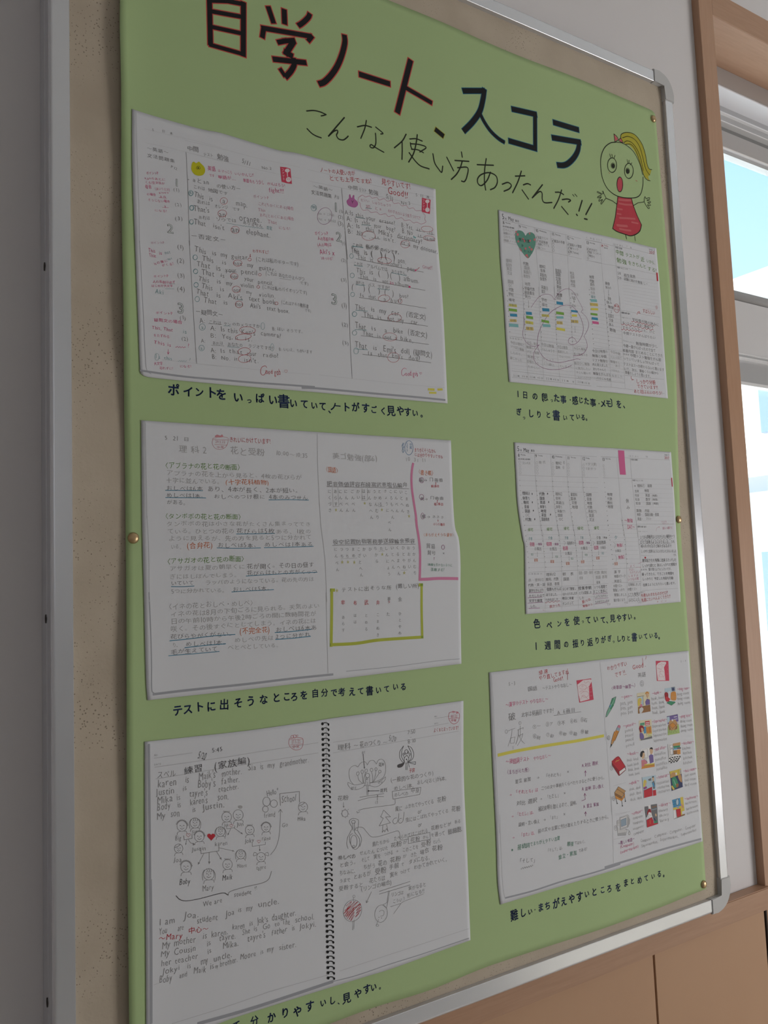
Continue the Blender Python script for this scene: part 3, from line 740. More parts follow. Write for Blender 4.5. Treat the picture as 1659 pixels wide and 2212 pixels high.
# ------------------------------------------------------------------ the pasted copies: outlines in photo pixels
SHEETS = {
 'grammar': dict(base=.0009,
   top=[(285.4, 235.4), (429, 277.5), (480, 288), (596, 323), (650.7, 333), (800, 373), (940.9, 408.4)],
   right=[(940.9, 408.4), (944, 500), (948.6, 560), (957, 664), (966.9, 871.5)],
   bottom=[(303.7, 806), (309, 811), (340, 817), (506, 832.5), (650, 844.5), (966.9, 871.5)],
   left=[(285.4, 235.4), (286, 366), (292, 530), (296.3, 642), (301.7, 777), (303.7, 806)],
   label='pasted copy of English grammar notes with big digits 1 2 3, under the poster title', group=1),
 'flower_text': dict(base=.0009,
   top=[(305.3, 908), (500, 921), (700, 934.2), (974, 951.4)],
   right=[(974, 951.4), (981, 1122), (991, 1164), (994.8, 1216), (994.5, 1290), (996.7, 1433.9)],
   bottom=[(318.7, 1512.8), (500, 1493), (720, 1467.8), (996.7, 1433.9)],
   left=[(305.3, 908), (307, 1120), (311, 1280), (315, 1453), (318.7, 1512.8)],
   label='pasted copy with blue underlined flower notes and a yellow-green box of kanji, left column middle'),
 'family': dict(base=.0009,
   top=[(312.7, 1602.5), (401, 1593), (528, 1579), (629, 1565), (680, 1557.7), (722.8, 1550.8), (859, 1533), (938.6, 1522), (1001, 1513.6)],
   right=[(1001, 1513.6), (1002, 1680), (1009.5, 1850), (1016.3, 2031)],
   bottom=[(316.2, 2263), (469.6, 2212), (508, 2198), (677, 2144.4), (789.5, 2110), (860, 2087.7), (1016.3, 2031)],
   left=[(312.7, 1602.5), (313.7, 1900), (316, 2212), (316.2, 2263)],
   label='pasted copy of a spiral-bound notebook with a family tree of pencil faces and flower drawings'),
 'diary_heart': dict(base=.0009,
   top=[(1076.7, 453.2), (1125.5, 465.6), (1194.8, 484), (1300, 508), (1417.8, 536)],
   right=[(1417.8, 536), (1427, 640), (1436, 770), (1442.9, 860.8)],
   bottom=[(1099.9, 824.9), (1200, 835), (1300, 845.4), (1442.9, 860.8)],
   left=[(1076.7, 453.2), (1081, 560), (1087.7, 640), (1093, 730), (1099.9, 824.9)],
   label='pasted weekly planner copy with a green heart sticker and looping red pen line'),
 'diary_tab': dict(base=.0009,
   top=[(1110.9, 955.6), (1220, 962.5), (1320, 968), (1449.4, 976.3)],
   right=[(1449.4, 976.3), (1457, 1080), (1461, 1155), (1466, 1220), (1470.3, 1300.3)],
   bottom=[(1135.9, 1326.7), (1210, 1321.5), (1280, 1316.8), (1380, 1309), (1470.3, 1300.3)],
   left=[(1110.9, 955.6), (1113.9, 1015), (1118, 1088), (1128.5, 1160), (1133, 1182), (1134, 1250), (1135.9, 1326.7)],
   label='pasted weekly planner copy with a magenta tab near its top, middle of the right column'),
 'word_pictures': dict(base=.0009,
   top=[(1056.8, 1452.8), (1147.7, 1442), (1245, 1431.6), (1290, 1426), (1397.6, 1415), (1487.5, 1405.7)],
   right=[(1487.5, 1405.7), (1497, 1540), (1503.5, 1630), (1510.8, 1715), (1517.5, 1817.5)],
   bottom=[(1081, 1954), (1200, 1918), (1286, 1892), (1336.5, 1876.5), (1430, 1846), (1517.5, 1817.5)],
   left=[(1056.8, 1452.8), (1063, 1620), (1071.8, 1800), (1075, 1900), (1081, 1954)],
   label='pasted copy with a yellow bar and rows of small coloured word pictures'),
}
BASES = {k: v['base'] + .00007 for k, v in SHEETS.items()}; BASES['poster'] = 0.0
OWN = {'poster': poster}
for k, d in SHEETS.items():
    px = lambda L_: [surf(a, b_, d['base']) for a, b_ in L_]
    T_, B_, L_, R_ = px(d['top']), px(d['bottom']), px(d['left']), px(d['right'])
    nu_, nv_ = 84, 60
    P = coons(T_, B_, L_, R_, nu_, nv_).reshape(-1, 2)
    t = thing('notebook_copy', d['label'], 'paper sheet', W2B(*P[(nv_ - 1) * nu_ + nu_ // 2], DP), 'notebook page copies pasted on the green poster')
    up = lay(P[:, 0], P[:, 1], d['base'])
    # the sheet's cut edge reaches back to the poster
    rim = list(range(nu_)) + [j * nu_ + nu_ - 1 for j in range(1, nv_)] + [(nv_ - 1) * nu_ + i for i in range(nu_ - 2, -1, -1)] + [j * nu_ for j in range(nv_ - 2, 0, -1)]
    lo = lay(P[rim, 0], P[rim, 1], d['base'] - .0003)
    n0 = len(up); fs = grid_faces(nu_, nv_) + [(rim[i], n0 + i, n0 + (i + 1) % len(rim), rim[(i + 1) % len(rim)]) for i in range(len(rim))]
    o = link('paper', np.vstack([up, lo]), fs, M_PAPER); adopt(o, t)
    o.data.polygons.foreach_set('use_smooth', [i < (nu_ - 1) * (nv_ - 1) for i in range(len(fs))])
    OWN[k] = t
# ------------------------------------------------------------------ title, subtitle, captions, drawing of the girl
def zs_run(txt, rim, pen, part):
    v = txt.split('\n')[0]
    for k, t in enumerate(txt.split('\n', 1)[1].split('N\n')):
        st['part'] = part + '#' + pen + rim + str(k) + v; st['pen'] = pen; run(v + '\n' + t); zflush(rim, pen)
    st['part'] = None
run('S poster')
zs_run('''V 400 0 2.9625
Z 32 6 155 -14 162 292
Z 33 6 373 12 372 362
Z 28 6 145 2 268 6 382 28
Z 27 6 166 72 366 108
Z 26 6 170 172 362 214
Z 26 6 152 284 384 350
Z 28 6 275 -70 225 -14
N
Z 33 6 530 40 567 150
Z 34 6 633 58 637 156
Z 30 6 798 85 790 108 765 135 740 155 725 163 722 165
Z 31 6 487 178 812 234
Z 31 6 503 178 493 243
Z 28 6 815 228 785 265
Z 30 6 590 272 640 262 704 258
Z 36 6 696 262 648 338 690 362
Z 33 6 560 378 776 402
Z 33 6 692 370 698 410 680 450 655 480 644 492 640 495
Z 26 6 606 438 640 490
N
Z 34 6 1018 222 1022 270 1005 345 975 420 935 480 890 525 854 538
N
Z 34 6 1112 474 1312 538
N
Z 36 6 1443 382 1357 724
Z 28 6 1402 556 1580 660''', 'ored', 'black', 'title_character')
zs_run('''V 900 150 3.072
Z 33 4 122 396 180 444''', 'oyel', 'black', 'title_character')
zs_run('''V 900 150 3.072
Z 34 4 305 142 455 142
Z 34 4 450 128 440 200 418 280 370 350 315 406 312 409
Z 24 4 420 292 450 350 490 408 540 456 580 482 583 484
N
Z 34 4 630 262 798 300
Z 29 4 786 290 787 535
Z 34 4 610 473 798 528
N
Z 34 4 905 350 1077 402
Z 34 4 897 452 1090 484
Z 32 4 1078 470 1072 530 1048 580 1010 620 975 636 932 634''', 'oteal', 'black', 'title_character')
run('''P subtitle_lettering
C blk
V 620 210 4.879
B 14 207 145 280 140 350 155 412 183
B 13 412 183 385 192 360 197
B 14 212 332 262 382 310 410 360 428
L 15 604 215 520 312 438 410
B 14 438 410 490 362 528 348 534 370 522 402 545 440 592 450 625 430 645 410
B 14 742 312 820 298 890 316
B 13 836 245 822 320 800 380 778 433
B 13 935 315 985 355 1012 382 988 388
B 13 932 380 936 430 935 490 915 530 888 532 874 515 890 500 930 528 975 555 1020 580
B 14 1255 390 1215 460 1132 533
L 14 1213 465 1215 560 1212 655
B 13 1293 440 1360 438 1425 462
B 13 1300 480 1306 520 1320 550
B 13 1302 490 1400 500 1466 530 1400 577
B 13 1312 548 1380 555 1438 585
B 14 1373 395 1362 480 1335 590 1283 683
B 14 1288 585 1350 670 1410 725 1498 755
V 900 150 3.072
B 9 108 560 120 620 145 660 166 682 173 642
L 9 200 583 245 672
L 9 297 548 303 582
L 9 254 604 347 610
B 9 303 608 290 650 265 695 230 730
B 9 272 652 338 652 334 710 318 743 298 741
L 9 402 632 510 636
B 9 462 592 452 660 450 740 458 800
B 9 490 682 468 735 432 770 408 758 405 725 430 697 480 685 525 705 536 745 520 782 490 798
B 9 568 762 605 750 628 768 615 792 580 808
L 9 655 708 718 706
B 9 695 675 672 745 637 818
B 9 708 766 735 758 756 766
L 9 700 800 742 860
L 9 835 765 767 852
B 9 767 852 812 812 832 820 834 862 850 884 898 883
B 9 920 815 950 816 975 830
B 9 962 800 940 865 910 922
B 9 966 864 1000 860 1022 868 1008 880
L 9 962 910 1005 962
L 6 1035 830 1045 842
L 6 1050 827 1064 843
L 10 1098 870 1077 940
L 11 1061 962 1066 968
L 10 1162 890 1123 963
L 11 1114 991 1131 995
P -''')
run('''V 1260 240 7.626
P girl_drawing
C hair
Q 615 440 640 375 730 352 850 392 960 532 1022 705 1052 872 1085 950 1118 968 1100 1045 1070 1080 1088 1140 1040 1112 1000 1060 950 930 900 770 830 640 760 562 700 545 660 510
C dress
F 570 1410 680 1428 795 1435 828 1560 890 1720 958 1870 930 1970 860 2030 780 2055 690 2030 560 1980 485 1935 530 1740 555 1540
C dressl
L 34 590 1460 700 1470 780 1470
L 30 590 1520 690 1540 800 1545
L 26 565 1610 640 1620
L 30 600 1760 720 1765 850 1775
L 24 560 1690 620 1700
L 40 560 1880 640 1890 720 1895
L 30 600 1940 700 1960 780 1970
L 26 800 1830 900 1850
C mouth
E 603 1208 48 122
C dressl
F 505 378 575 460 520 500
F 582 485 625 450 652 520
C blk
B 15 540 510 440 528 345 612 292 760 290 940 318 1110 398 1275 530 1385 690 1428 860 1425 942 1368 980 1230 985 1085
B 12 540 510 650 530 760 600 850 700 935 880 978 1050
L 11 505 375 520 505
B 11 505 375 555 420 575 460
L 11 530 505 620 445
L 11 582 485 652 525
L 11 625 450 655 520
B 11 615 440 630 380 722 350 850 390 962 532 1022 705 1052 872 1085 950 1130 965
B 10 645 440 740 418 850 470 930 590 980 760 1030 950 1095 1055
B 10 665 520 720 492 800 520 880 620 940 760 990 980
B 10 700 548 790 552 870 660 940 860 1000 1060 1050 1130 1104 1150
O 13 475 890 75 120
O 13 752 985 72 125
O 12 603 1208 48 123
E 492 900 24 36
E 732 988 24 38
O 7 490 898 30 44
O 7 733 985 30 46
L 9 437 705 452 762
L 9 472 710 480 768
L 9 525 730 505 778
L 9 722 797 735 852
L 9 755 808 752 855
L 9 800 852 772 888
J 11 570 1410 555 1540 530 1740 485 1935
B 15 485 1935 560 1985 690 2030 780 2055 870 2028 935 1970 960 1872
B 11 795 1435 828 1560 885 1710 960 1872
L 11 550 1530 480 1478 375 1435
L 10 830 1555 900 1512 1005 1495
B 9 375 1430 345 1365 322 1315 322 1365 240 1325 236 1340 300 1375 240 1412 245 1430 300 1412 262 1460 262 1485 318 1455 292 1510 300 1532 340 1478 375 1435
B 9 1005 1495 1005 1440 1020 1408 1035 1440 1090 1425 1090 1455 1050 1468 1108 1490 1100 1510 1062 1505 1110 1545 1095 1555 1060 1545 1090 1590 1075 1605 1040 1560 1005 1495
L 10 700 2030 715 2108
L 8 845 2040 860 2142
C mouth
L 9 865 1142 888 1156
L 6 420 1010 438 1030
P -''')
run('''C navy
BOLD 0.027
P caption
V 340 800 5.53
K 160 ポ 195 235
K 144 イ 368 255
K 123 ン 500 262
K 150 ト 650 268
K 150 を 765 290
K 139 い 965 325
K 80 っ 1098 360
K 128 ぱ 1225 335
K 134 い 1380 355
K 177 書 1510 372
V 620 830 5.184
K 107 い 72 215
K 112 て 195 222
K 96 い 305 240
K 102 て 400 248 、 500 285
K 107 ノ 520 250
K 86 ー 570 245
K 118 ト 665 258
K 112 が 768 258
K 118 す 880 268
K 91 ご 972 285
K 91 く 1078 300
K 128 見 1165 300
K 112 や 1270 300
K 107 す 1352 312
K 91 い 1435 325 。 1528 335
P caption
V 340 1460 2.9625
K 75 テ 130 222
K 75 ス 195 214
K 71 ト 270 198
K 71 に 345 196
K 75 出 428 184
K 71 そ 518 174
K 71 う 598 162
K 68 な 680 152
K 66 と 762 140
K 62 こ 828 133
K 64 ろ 876 134
K 64 を 938 124
K 60 自 1010 112
K 58 分 1070 108
K 54 で 1130 108
K 60 考 1180 104
K 58 え 1246 102
K 54 て 1302 98
K 64 書 1358 96
K 49 い 1415 92
K 49 て 1468 84
K 49 い 1524 70
K 54 る 1574 70
P caption
V 1090 830 5.352
K 86 1 152 115
K 91 日 238 125
K 94 の 352 140
K 107 〔 418 152
K 96 思 470 152
K 51 っ 545 185
K 102 た 602 160
K 105 事 680 178
K 64 ・ 760 182
K 105 感 815 190
K 80 じ 882 185
K 91 た 948 195
K 107 事 1022 215
K 64 ・ 1092 225
K 102 メ 1140 225
K 98 モ 1200 225
K 107 〕 1258 220
K 96 を 1322 232 、 1400 240
K 91 ぎ 165 320
K 54 っ 225 385
K 96 し 305 340
K 91 り 398 350
K 86 と 505 355
K 134 書 598 362
K 75 い 700 388
K 86 て 780 385
K 75 い 850 375
K 77 る 908 385 。 962 390
P caption
V 1130 1310 5.027
K 112 色 150 188
K 94 ペ 285 205
K 80 ン 392 188
K 94 を 478 172
K 105 使 580 155
K 45 っ 648 162
K 88 て 708 148
K 80 い 790 140
K 86 て 868 148 、 928 150
K 96 見 972 132
K 88 や 1042 128
K 86 す 1102 120
K 77 い 1160 112 。 1225 105
K 96 1 138 435
K 105 週 268 425
K 105 間 372 415
K 80 の 468 412
K 96 振 568 405
K 80 り 645 395
K 94 返 728 390
K 80 り 805 370
K 83 が 872 362
K 75 ぎ 938 348
K 43 っ 982 380
K 75 し 1040 352
K 80 り 1090 350
K 64 と 1145 345
K 102 書 1208 335
K 66 い 1275 330
K 73 て 1332 325
K 64 い 1390 318
K 77 る 1442 315 。 1490 322
P caption
V 1080 1860 4.366
K 112 難 135 512
K 94 し 218 488
K 66 い 285 478
K 51 ・ 330 460
K 88 ま 385 438
K 88 ち 450 422
K 102 が 530 402
K 94 え 602 382
K 94 や 678 358
K 107 す 752 338
K 73 い 820 312
K 88 と 890 292
K 77 こ 968 272
K 86 ろ 1032 262
K 90 を 1115 250
K 81 ま 1187 206
K 66 と 1248 190
K 77 め 1318 182
K 68 て 1380 162
K 60 い 1444 145
K 71 る 1503 122 。 1556 118
P caption
V 460 2060 4.1475
K 91 て 210 645
K 94 分 372 602
K 98 か 525 572
K 102 り 648 530
K 102 や 758 520
K 105 す 868 472
K 75 い 988 442
K 80 し 1070 420
K 64 、 1140 425
K 107 見 1198 400
K 94 や 1300 358
K 98 す 1380 318
K 75 い 1440 302
K 64 。 1510 290
P -
BOLD 0''')

# ------------------------------------------------------------------ grammar notes
run('''S grammar
C shade2
V 280 230 7.375
D 9 104 92 112 500 128 1000 148 1600 160 2212
C shade
V 280 520 7.375
B 8 158 0 185 500 205 900 225 1300 245 1750 262 2000 290 2085 340 2120
V 400 650 5.53
D 24 -540 830 0 905 400 940 800 975 1200 1002 1550 1028
V 640 640 5.184
D 24 60 1025 220 1030 560 1060 1000 1100 1300 1125 1670 1162
C rule
V 280 230 7.375
B 2 235 355 600 445 1100 560 1475 660
B 2 245 575 600 650 900 725 1475 880
V 400 290 6.381
B 2 0 85 500 200 1000 330 1580 455
B 2 30 250 600 390 1100 510 1600 610
V 280 520 7.375
B 2 520 1895 1000 1950 1475 2005
V 400 650 5.53
B 2 130 748 600 795 1100 845 1500 878
V 640 350 5.184
B 2 130 85 500 170 1000 290 1540 395
B 2 135 210 600 310 1000 400 1540 520
V 660 640 5.184
B 2 150 880 600 930 1100 985 1560 1025
C pencil
V 280 230 7.375
L 6 900 728 925 1200 945 1900 958 2212
V 280 520 7.375
L 6 950 0 985 600 1020 1200 1068 1955
V 640 350 5.184
L 5 508 295 540 700 575 1089
V 660 500 5.184
L 5 442 0 475 500 495 1037
V 660 640 5.184
L 5 485 0 500 500 522 918
V 280 230 7.375
T 350 365 400 380 50 5
T 520 390 565 400 50 11
T 640 425 690 435 55 木
T 268 660 625 735 62 〜英語〜
T 275 770 725 875 68 文法問題集
T 655 950 765 1005 55 P12
T 690 1325 800 1335 58 (1)
T 712 1560 832 1565 62 (2)
T 715 1780 850 1790 68 (3)
C teal
O 5 975 1380 38 45
T 955 1380 998 1382 50 A
DG 742.5 1217.5 129 105 1
O 5 990 1615 35 42
O 5 985 1840 32 40
DG 655.0 1955.0 156 130 2
C pencil
V 400 290 6.381
T 25 190 190 220 85 中間
T 250 275 390 300 60 テスト
T 440 310 605 345 85 勉強
T 780 365 900 415 75 5/11
T 1050 460 1195 475 50 No.2
T 30 610 340 670 70 - aとan
T 430 710 765 755 62 の使い方ー
T 115 725 275 750 55 これは
T 315 765 590 820 58 地図です
T 125 825 260 865 85 This
T 330 885 385 895 62 is
T 510 920 560 925 72 a
T 700 955 860 975 75 map.
T 160 930 345 960 62 あれは
T 405 985 590 1010 62 オレンジ
T 650 1030 760 1045 50 です
T 115 1020 340 1050 90 That's
T 460 1100 570 1110 80 an
T 745 1150 1050 1185 80 orange.
T 180 1140 345 1160 60 あれは
T 425 1170 710 1200 62 ゾウでは
T 795 1215 1070 1270 60 ありません
T 120 1210 290 1235 90 That
T 385 1265 545 1290 72 isn't
C red
O 4 533 920 50 46
O 4 512 1092 60 48
O 4 690 1318 58 48
C teal
O 5 80 815 25 30
O 5 90 1015 25 30
O 5 88 1205 25 30
W 4 5 9 790 1262 1080 1302
T 1120 1285 1200 1300 55 否定
L 4 570 1225 790 1262
C pink
T 305 465 420 480 75 英語
T 450 500 650 530 50 は けっこう
T 680 545 945 565 50 いいかんじ!!
T 330 565 405 575 46 です
T 450 585 700 610 56 単語が…
T 800 635 1090 670 62 単語をもう少し
T 1130 675 1380 710 50 がんばろう!
T 1155 760 1365 790 75 fight!!!
C lpink
T 935 855 1155 880 48 ポイントP
T 1005 955 1495 1030 52 これ(ちかくにある)場合
T 1005 1040 1110 1055 48 This
T 1025 1110 1500 1170 52 あれ(とおくにある)場合
T 1140 1205 1265 1220 56 That
T 1290 1290 1450 1305 46 になる!
P picture:green-yellow round animal face doodle
C ybear
Q 85 480 95 400 120 378 145 395 165 392 190 378 215 400 262 450 275 510 245 560 180 572 120 545
C blk
O 5 168 465 14 16
O 5 192 465 14 16
E 180 466 10 6
E 172 438 4 4
E 190 436 4 4
P stamp:red oblong good-luck stamp with a pale figure
C stamp
F 1308 448 1385 455 1450 475 1472 685 1400 675 1330 655
C stampw
Y 1345 490 5 42 48 ファイト
E 1408 500 34 26
E 1425 625 36 36
L 12 1408 520 1412 580
C stamp
E 1412 618 5 6
E 1435 618 5 6
P -
V 400 490 5.925
C pencil
T 590 30 695 40 72 an
T 775 55 1095 115 80 elephant.
T 68 105 530 175 68 ー否定文ー
T 122 280 275 325 80 This
T 345 335 405 345 58 is
T 452 355 545 365 58 my
T 592 375 805 400 68 guitar
T 905 410 1450 480 62 (これは私のギターです)
T 218 395 368 430 78 This
T 468 450 535 460 50 is
T 615 465 730 475 62 not
T 792 488 880 500 55 my
T 940 520 1165 545 68 guitar.
T 145 470 325 510 85 That
T 395 525 460 535 62 is
T 515 550 660 560 60 your
T 715 570 925 595 72 pencil
T 1030 590 1530 670 60 (これは あなたのえんぴつ
T 1465 715 1580 730 48 です)
T 210 575 375 605 78 That
T 450 620 510 630 52 is
T 583 635 675 640 60 not
T 755 660 880 680 55 your
T 928 700 1130 725 64 pencil.
T 172 650 310 690 78 This
T 400 695 465 705 58 is
T 520 715 610 730 56 my
T 705 740 885 765 66 violin
T 985 765 1560 845 58 (これは私のバイオリンです)
T 208 755 355 790 78 This
T 443 795 508 802 55 is
T 615 808 715 815 58 not
T 778 835 860 845 52 my
T 940 865 1160 890 64 violin.
T 145 825 305 865 85 That
T 402 868 460 878 58 is
T 548 885 735 910 75 Aki's
T 815 915 1160 970 75 text book
T 1230 960 1580 1020 56 (これはアキの教科書
T 1530 1068 1610 1078 42 です)
T 235 930 410 965 82 That
T 490 965 550 972 56 is
T 645 985 745 992 58 not
T 828 1005 970 1025 74 Aki's
T 1045 1040 1340 1085 68 text boox.
C red
O 4 672 463 55 40
O 4 628 632 48 38
O 4 655 800 52 42
O 4 690 992 48 42
O 4 825 418 22 18
O 4 957 612 17 16
O 4 935 770 18 16
O 4 1170 980 20 18
T 860 305 1070 325 48 わすれずに!
A 5 835 350 832 385 12
C teal
O 4 130 390 26 30
O 4 135 572 26 30
O 4 140 745 28 30
O 4 155 925 28 32
W 4 6 4 660 925 738 938
C pencil
L 4 512 568 662 578
L 3 1210 660 1355 682
V 400 650 5.53
T 122 125 455 165 66 ー疑問文ー
T 170 230 240 240 68 A:
T 280 255 435 265 50 これは
T 462 272 548 282 50 ケン
T 560 275 895 305 48 のカメラですか
T 1040 330 1430 375 52 B: はい そうです。
T 300 325 375 335 66 A:
T 425 340 845 385 66 Is this Ken's
T 900 385 1150 420 62 camera?
T 300 410 370 418 66 B:
T 440 425 570 440 66 Yes,
T 595 445 640 448 50 it
T 710 455 810 465 50 is.
T 190 475 245 482 52 A:
T 325 500 455 510 52 あれは
T 505 520 690 530 52 あなたの
T 750 535 1055 570 55 ラジオですか?
T 1120 575 1520 610 50 B: いいえ、ちがいます
T 303 590 370 595 64 A:
T 420 595 690 610 64 Is that
T 740 625 855 635 52 your
T 930 645 1120 660 60 radio?
T 318 665 375 668 62 B:
T 428 680 540 690 60 No.
T 583 692 635 695 52 it
T 700 705 880 725 62 isn't.
L 3 275 272 440 280
L 3 312 528 465 538
C teal
W 3 5 4 462 295 545 302
W 3 5 8 505 545 650 558
O 4 205 312 36 38
O 4 197 562 32 34
T 188 315 222 315 40 a
T 182 562 212 562 36 a
O 3 928 300 22 42
O 3 1040 555 20 45
C red
O 4 745 350 95 42 .05
O 4 695 430 95 35 -.12
O 4 705 602 75 42 -.1
O 4 710 690 75 46 -.1
B 5 975 795 955 775 915 795 902 845 915 882 945 882 965 850 965 828
T 965 840 1045 850 70 ood
T 1065 850 1140 850 85 gob
HEART 1205 840 20 0 red
V 280 230 7.375
C pink
T 265 1060 460 1068 50 ポイントP
T 235 1140 570 1165 48 a,anのあとに
T 245 1205 555 1228 50 くる1文字目が
T 245 1280 350 1290 68 母音
T 405 1310 640 1325 52 (あいうえお)
T 462 1372 625 1370 36 aiueo
T 270 1395 420 1405 50 の場合
T 470 1430 590 1440 50 an
T 290 1490 645 1515 48 そうじない場合
T 545 1585 590 1590 45 a
T 395 1655 595 1670 45 になる!
L 4 468 1450 590 1462
L 4 522 1608 620 1612
C lpink
V 280 520 7.375
T 335 30 555 30 50 ポイントP
C pink
T 295 150 410 165 70 This
T 310 230 425 245 68 That
T 470 200 520 200 55 is
T 385 370 610 310 48 isの後に
T 510 405 700 360 48 がくる!
T 380 570 620 560 48 ポイントP
T 365 650 730 665 50 人の名前は必ず
T 345 715 690 720 46 はじめが大文字
T 415 1145 690 1160 48 ポイントP
T 385 1255 840 1305 60 疑問文の場合
T 355 1380 690 1425 65 This, That
T 380 1505 650 1530 56 をたずねる:
T 385 1615 665 1665 68 This is
W 5 10 4 730 1690 890 1700
T 925 1670 955 1675 70 ?
T 385 1955 530 1960 58 大文字
T 475 2030 690 2035 50 忘れずに!
T 795 2000 985 2005 50 になる!
A 5 615 1730 615 1808 40
C teal
T 560 195 650 180 55 not
T 600 300 680 280 45 not
T 845 1445 920 1455 60 is
T 550 1870 680 1880 62 this
W 3 10 4 770 1915 910 1920
T 945 1890 985 1900 60 ?
T 415 1840 490 1850 70 I s
T 410 805 540 830 80 Aki
O 4 435 1850 34 55
L 4 635 685 725 688
L 4 570 765 710 768
C pencil
T 755 95 865 105 78 (1)
T 750 315 875 325 82 (2)
T 755 550 880 560 80 (3)
T 750 770 888 780 82 (4)
T 790 1225 905 1235 68 (1)
T 825 1560 935 1570 68 (2)
C teal
O 5 1045 265 36 40
O 5 1050 485 36 36
O 5 1060 700 36 36
O 5 1078 930 36 42
V 280 520 7.375
DG 817.5 1085.0 179 145 3
V 640 350 5.184
C red
T 262 85 660 130 62 ノートの人使い方が
T 365 185 845 215 62 とても上手ですね!
T 955 215 1280 280 80 見やすいです!
T 1025 320 1250 375 90 Good!!
C pencil
T 188 270 410 315 48 〜英語〜
T 165 335 400 385 55 文法問題集
T 430 385 480 405 45 P13
T 578 280 690 300 55 中間
T 700 310 790 320 48 テスト
T 808 330 920 350 66 勉強
T 1005 385 1085 415 60 5/11
T 1335 365 1500 400 40 5 11 木
T 1170 455 1280 465 42 No.3
T 480 550 525 555 42 (1)
T 465 615 525 620 46 (2)
T 460 688 528 692 50 (3)
T 540 565 640 580 60 A:Is
T 665 590 755 605 55 this
T 780 625 890 640 52 your
T 930 655 1110 685 52 eraser?
T 1175 705 1310 740 64 B: Yes,
T 1350 750 1400 762 48 it
T 1485 788 1535 798 45 is
T 560 630 695 655 62 A: Is
T 735 675 830 690 58 that
T 868 710 955 725 48 your
T 1005 735 1115 760 56 bag?
T 1182 770 1320 805 60 B. No.
T 1360 820 1410 828 45 it
T 1435 848 1485 855 45 is
T 1495 860 1555 868 40 not
T 568 705 715 725 62 A: Is
T 775 745 875 765 58 this
T 918 780 1080 815 68 Mika's
T 1130 825 1415 895 64 dictionary?
T 572 770 635 785 60 B:
T 680 790 750 800 56 No
T 810 840 940 850 50 , It
T 975 855 1115 885 54 isn't.
T 1175 905 1275 920 52 It's
T 1310 940 1585 1005 56 my dictionar,
C lpencil
T 240 575 425 595 36 this → これは
T 235 635 445 665 36 that → あれは
C pencil
T 630 925 745 940 46 これは
T 780 940 930 960 50 私の弟
T 940 975 1175 1020 46 のペンです。
T 615 985 705 1005 68 This
T 755 1015 800 1020 50 is
T 830 1030 970 1040 72 (　)
T 990 1050 1110 1060 72 (　)
C pencil
L 3 665 620 770 638
L 3 775 775 875 790
L 4 930 665 1090 695
L 4 1130 842 1380 905
L 4 1340 762 1440 785
L 4 1465 802 1545 812
L 4 1360 838 1420 845
L 4 1425 862 1555 885
L 4 672 812 780 832
L 4 845 850 940 862
L 4 1165 918 1280 942
C teal
L 5 665 612 770 632
L 5 730 702 835 712
W 4 4 5 775 515 845 522
T 170 510 225 512 40 例
O 4 197 512 30 35
L 6 630 945 745 955
C hcya
L 16 1310 835 1340 850
C red
O 3 810 825 75 52 .05
O 3 1220 920 52 42
O 3 1465 750 65 32 .1
O 3 1490 855 65 28 .15
C plum
O 3 318 605 80 95 .3
C lpink
B 4 700 395 740 372 775 392 820 380 850 405 900 395 930 425 985 410 1020 440 1070 430 1095 465 1150 460 1180 490 1230 485 1260 520 1310 515 1340 545 1400 545 1425 580 1445 600 1440 640 1452 670 1400 695 1355 675 1310 680 1270 650 1215 655 1180 625 1120 635 1090 600 1030 610 1000 580 940 590 900 560 840 565 800 535 750 540 720 500 715 460 690 440 700 395
T 720 420 820 440 36 だいい
T 845 450 1065 495 38 しゅうちゅうで
T 780 490 830 495 52 an
T 865 515 960 530 42 とa
T 1025 545 1390 630 44 をわすれないよう気をつけて!!
C teal
DG 437.5 510.0 109 65 1
DG 482.5 845.0 113 75 2
P picture:mauve rabbit-eared face doodle
C prab
Q 565 435 590 405 592 370 605 365 615 398 625 398 635 372 650 375 652 410 685 445 690 480 660 508 610 500 575 475
C blk
L 4 618 432 630 450
L 4 640 432 630 450
L 3 628 450 630 465
P stamp:red oblong good-luck stamp with a pale figure
C stamp
F 1408 400 1504 422 1496 582 1405 558
C stampw
Y 1425 430 1 33 36 ファイト
E 1468 440 24 20
E 1468 535 24 26
L 10 1468 455 1468 510
P -
V 660 500 5.184
C pencil
T 405 130 445 132 42 (1)
T 398 322 455 325 44 (2)
T 395 540 462 542 46 (3)
T 400 825 465 830 60 (1)
T 525 150 640 165 48 これは
T 675 180 815 190 52 私の弟
T 835 205 1070 250 46 のペンです。
T 510 200 605 230 68 This
T 655 238 695 242 50 is
T 730 250 862 262 76 (　)
T 885 275 1005 290 76 (　)
T 1035 320 1125 340 52 pen.
T 582 285 680 305 66 This
T 722 315 760 322 46 is
T 810 340 870 350 46 my
T 908 355 1080 385 60 brother's
T 1135 412 1230 430 52 pen
T 540 355 640 370 48 これは
T 685 385 920 425 50 アルバムでは
T 960 440 1150 480 50 ありません。
T 572 430 670 460 66 This
T 715 455 760 462 50 is
T 812 465 935 480 76 (　)
T 945 490 1065 515 76 (　)
T 1100 530 1275 560 60 album.
T 605 505 705 520 62 This
T 758 530 800 535 44 is
T 860 555 925 560 50 not
T 1000 580 1160 610 56 album
T 560 570 660 580 48 あれは
T 700 600 780 605 48 バス
T 805 615 945 632 46 ですか?
T 510 615 670 640 76 (　 )
T 700 650 840 670 76 (　)
T 880 675 990 695 76 (　)
T 1050 715 1155 730 55 bus?
T 605 710 660 718 52 Is
T 705 730 790 738 56 that
T 870 760 908 764 50 a
T 950 765 1080 785 55 bus?
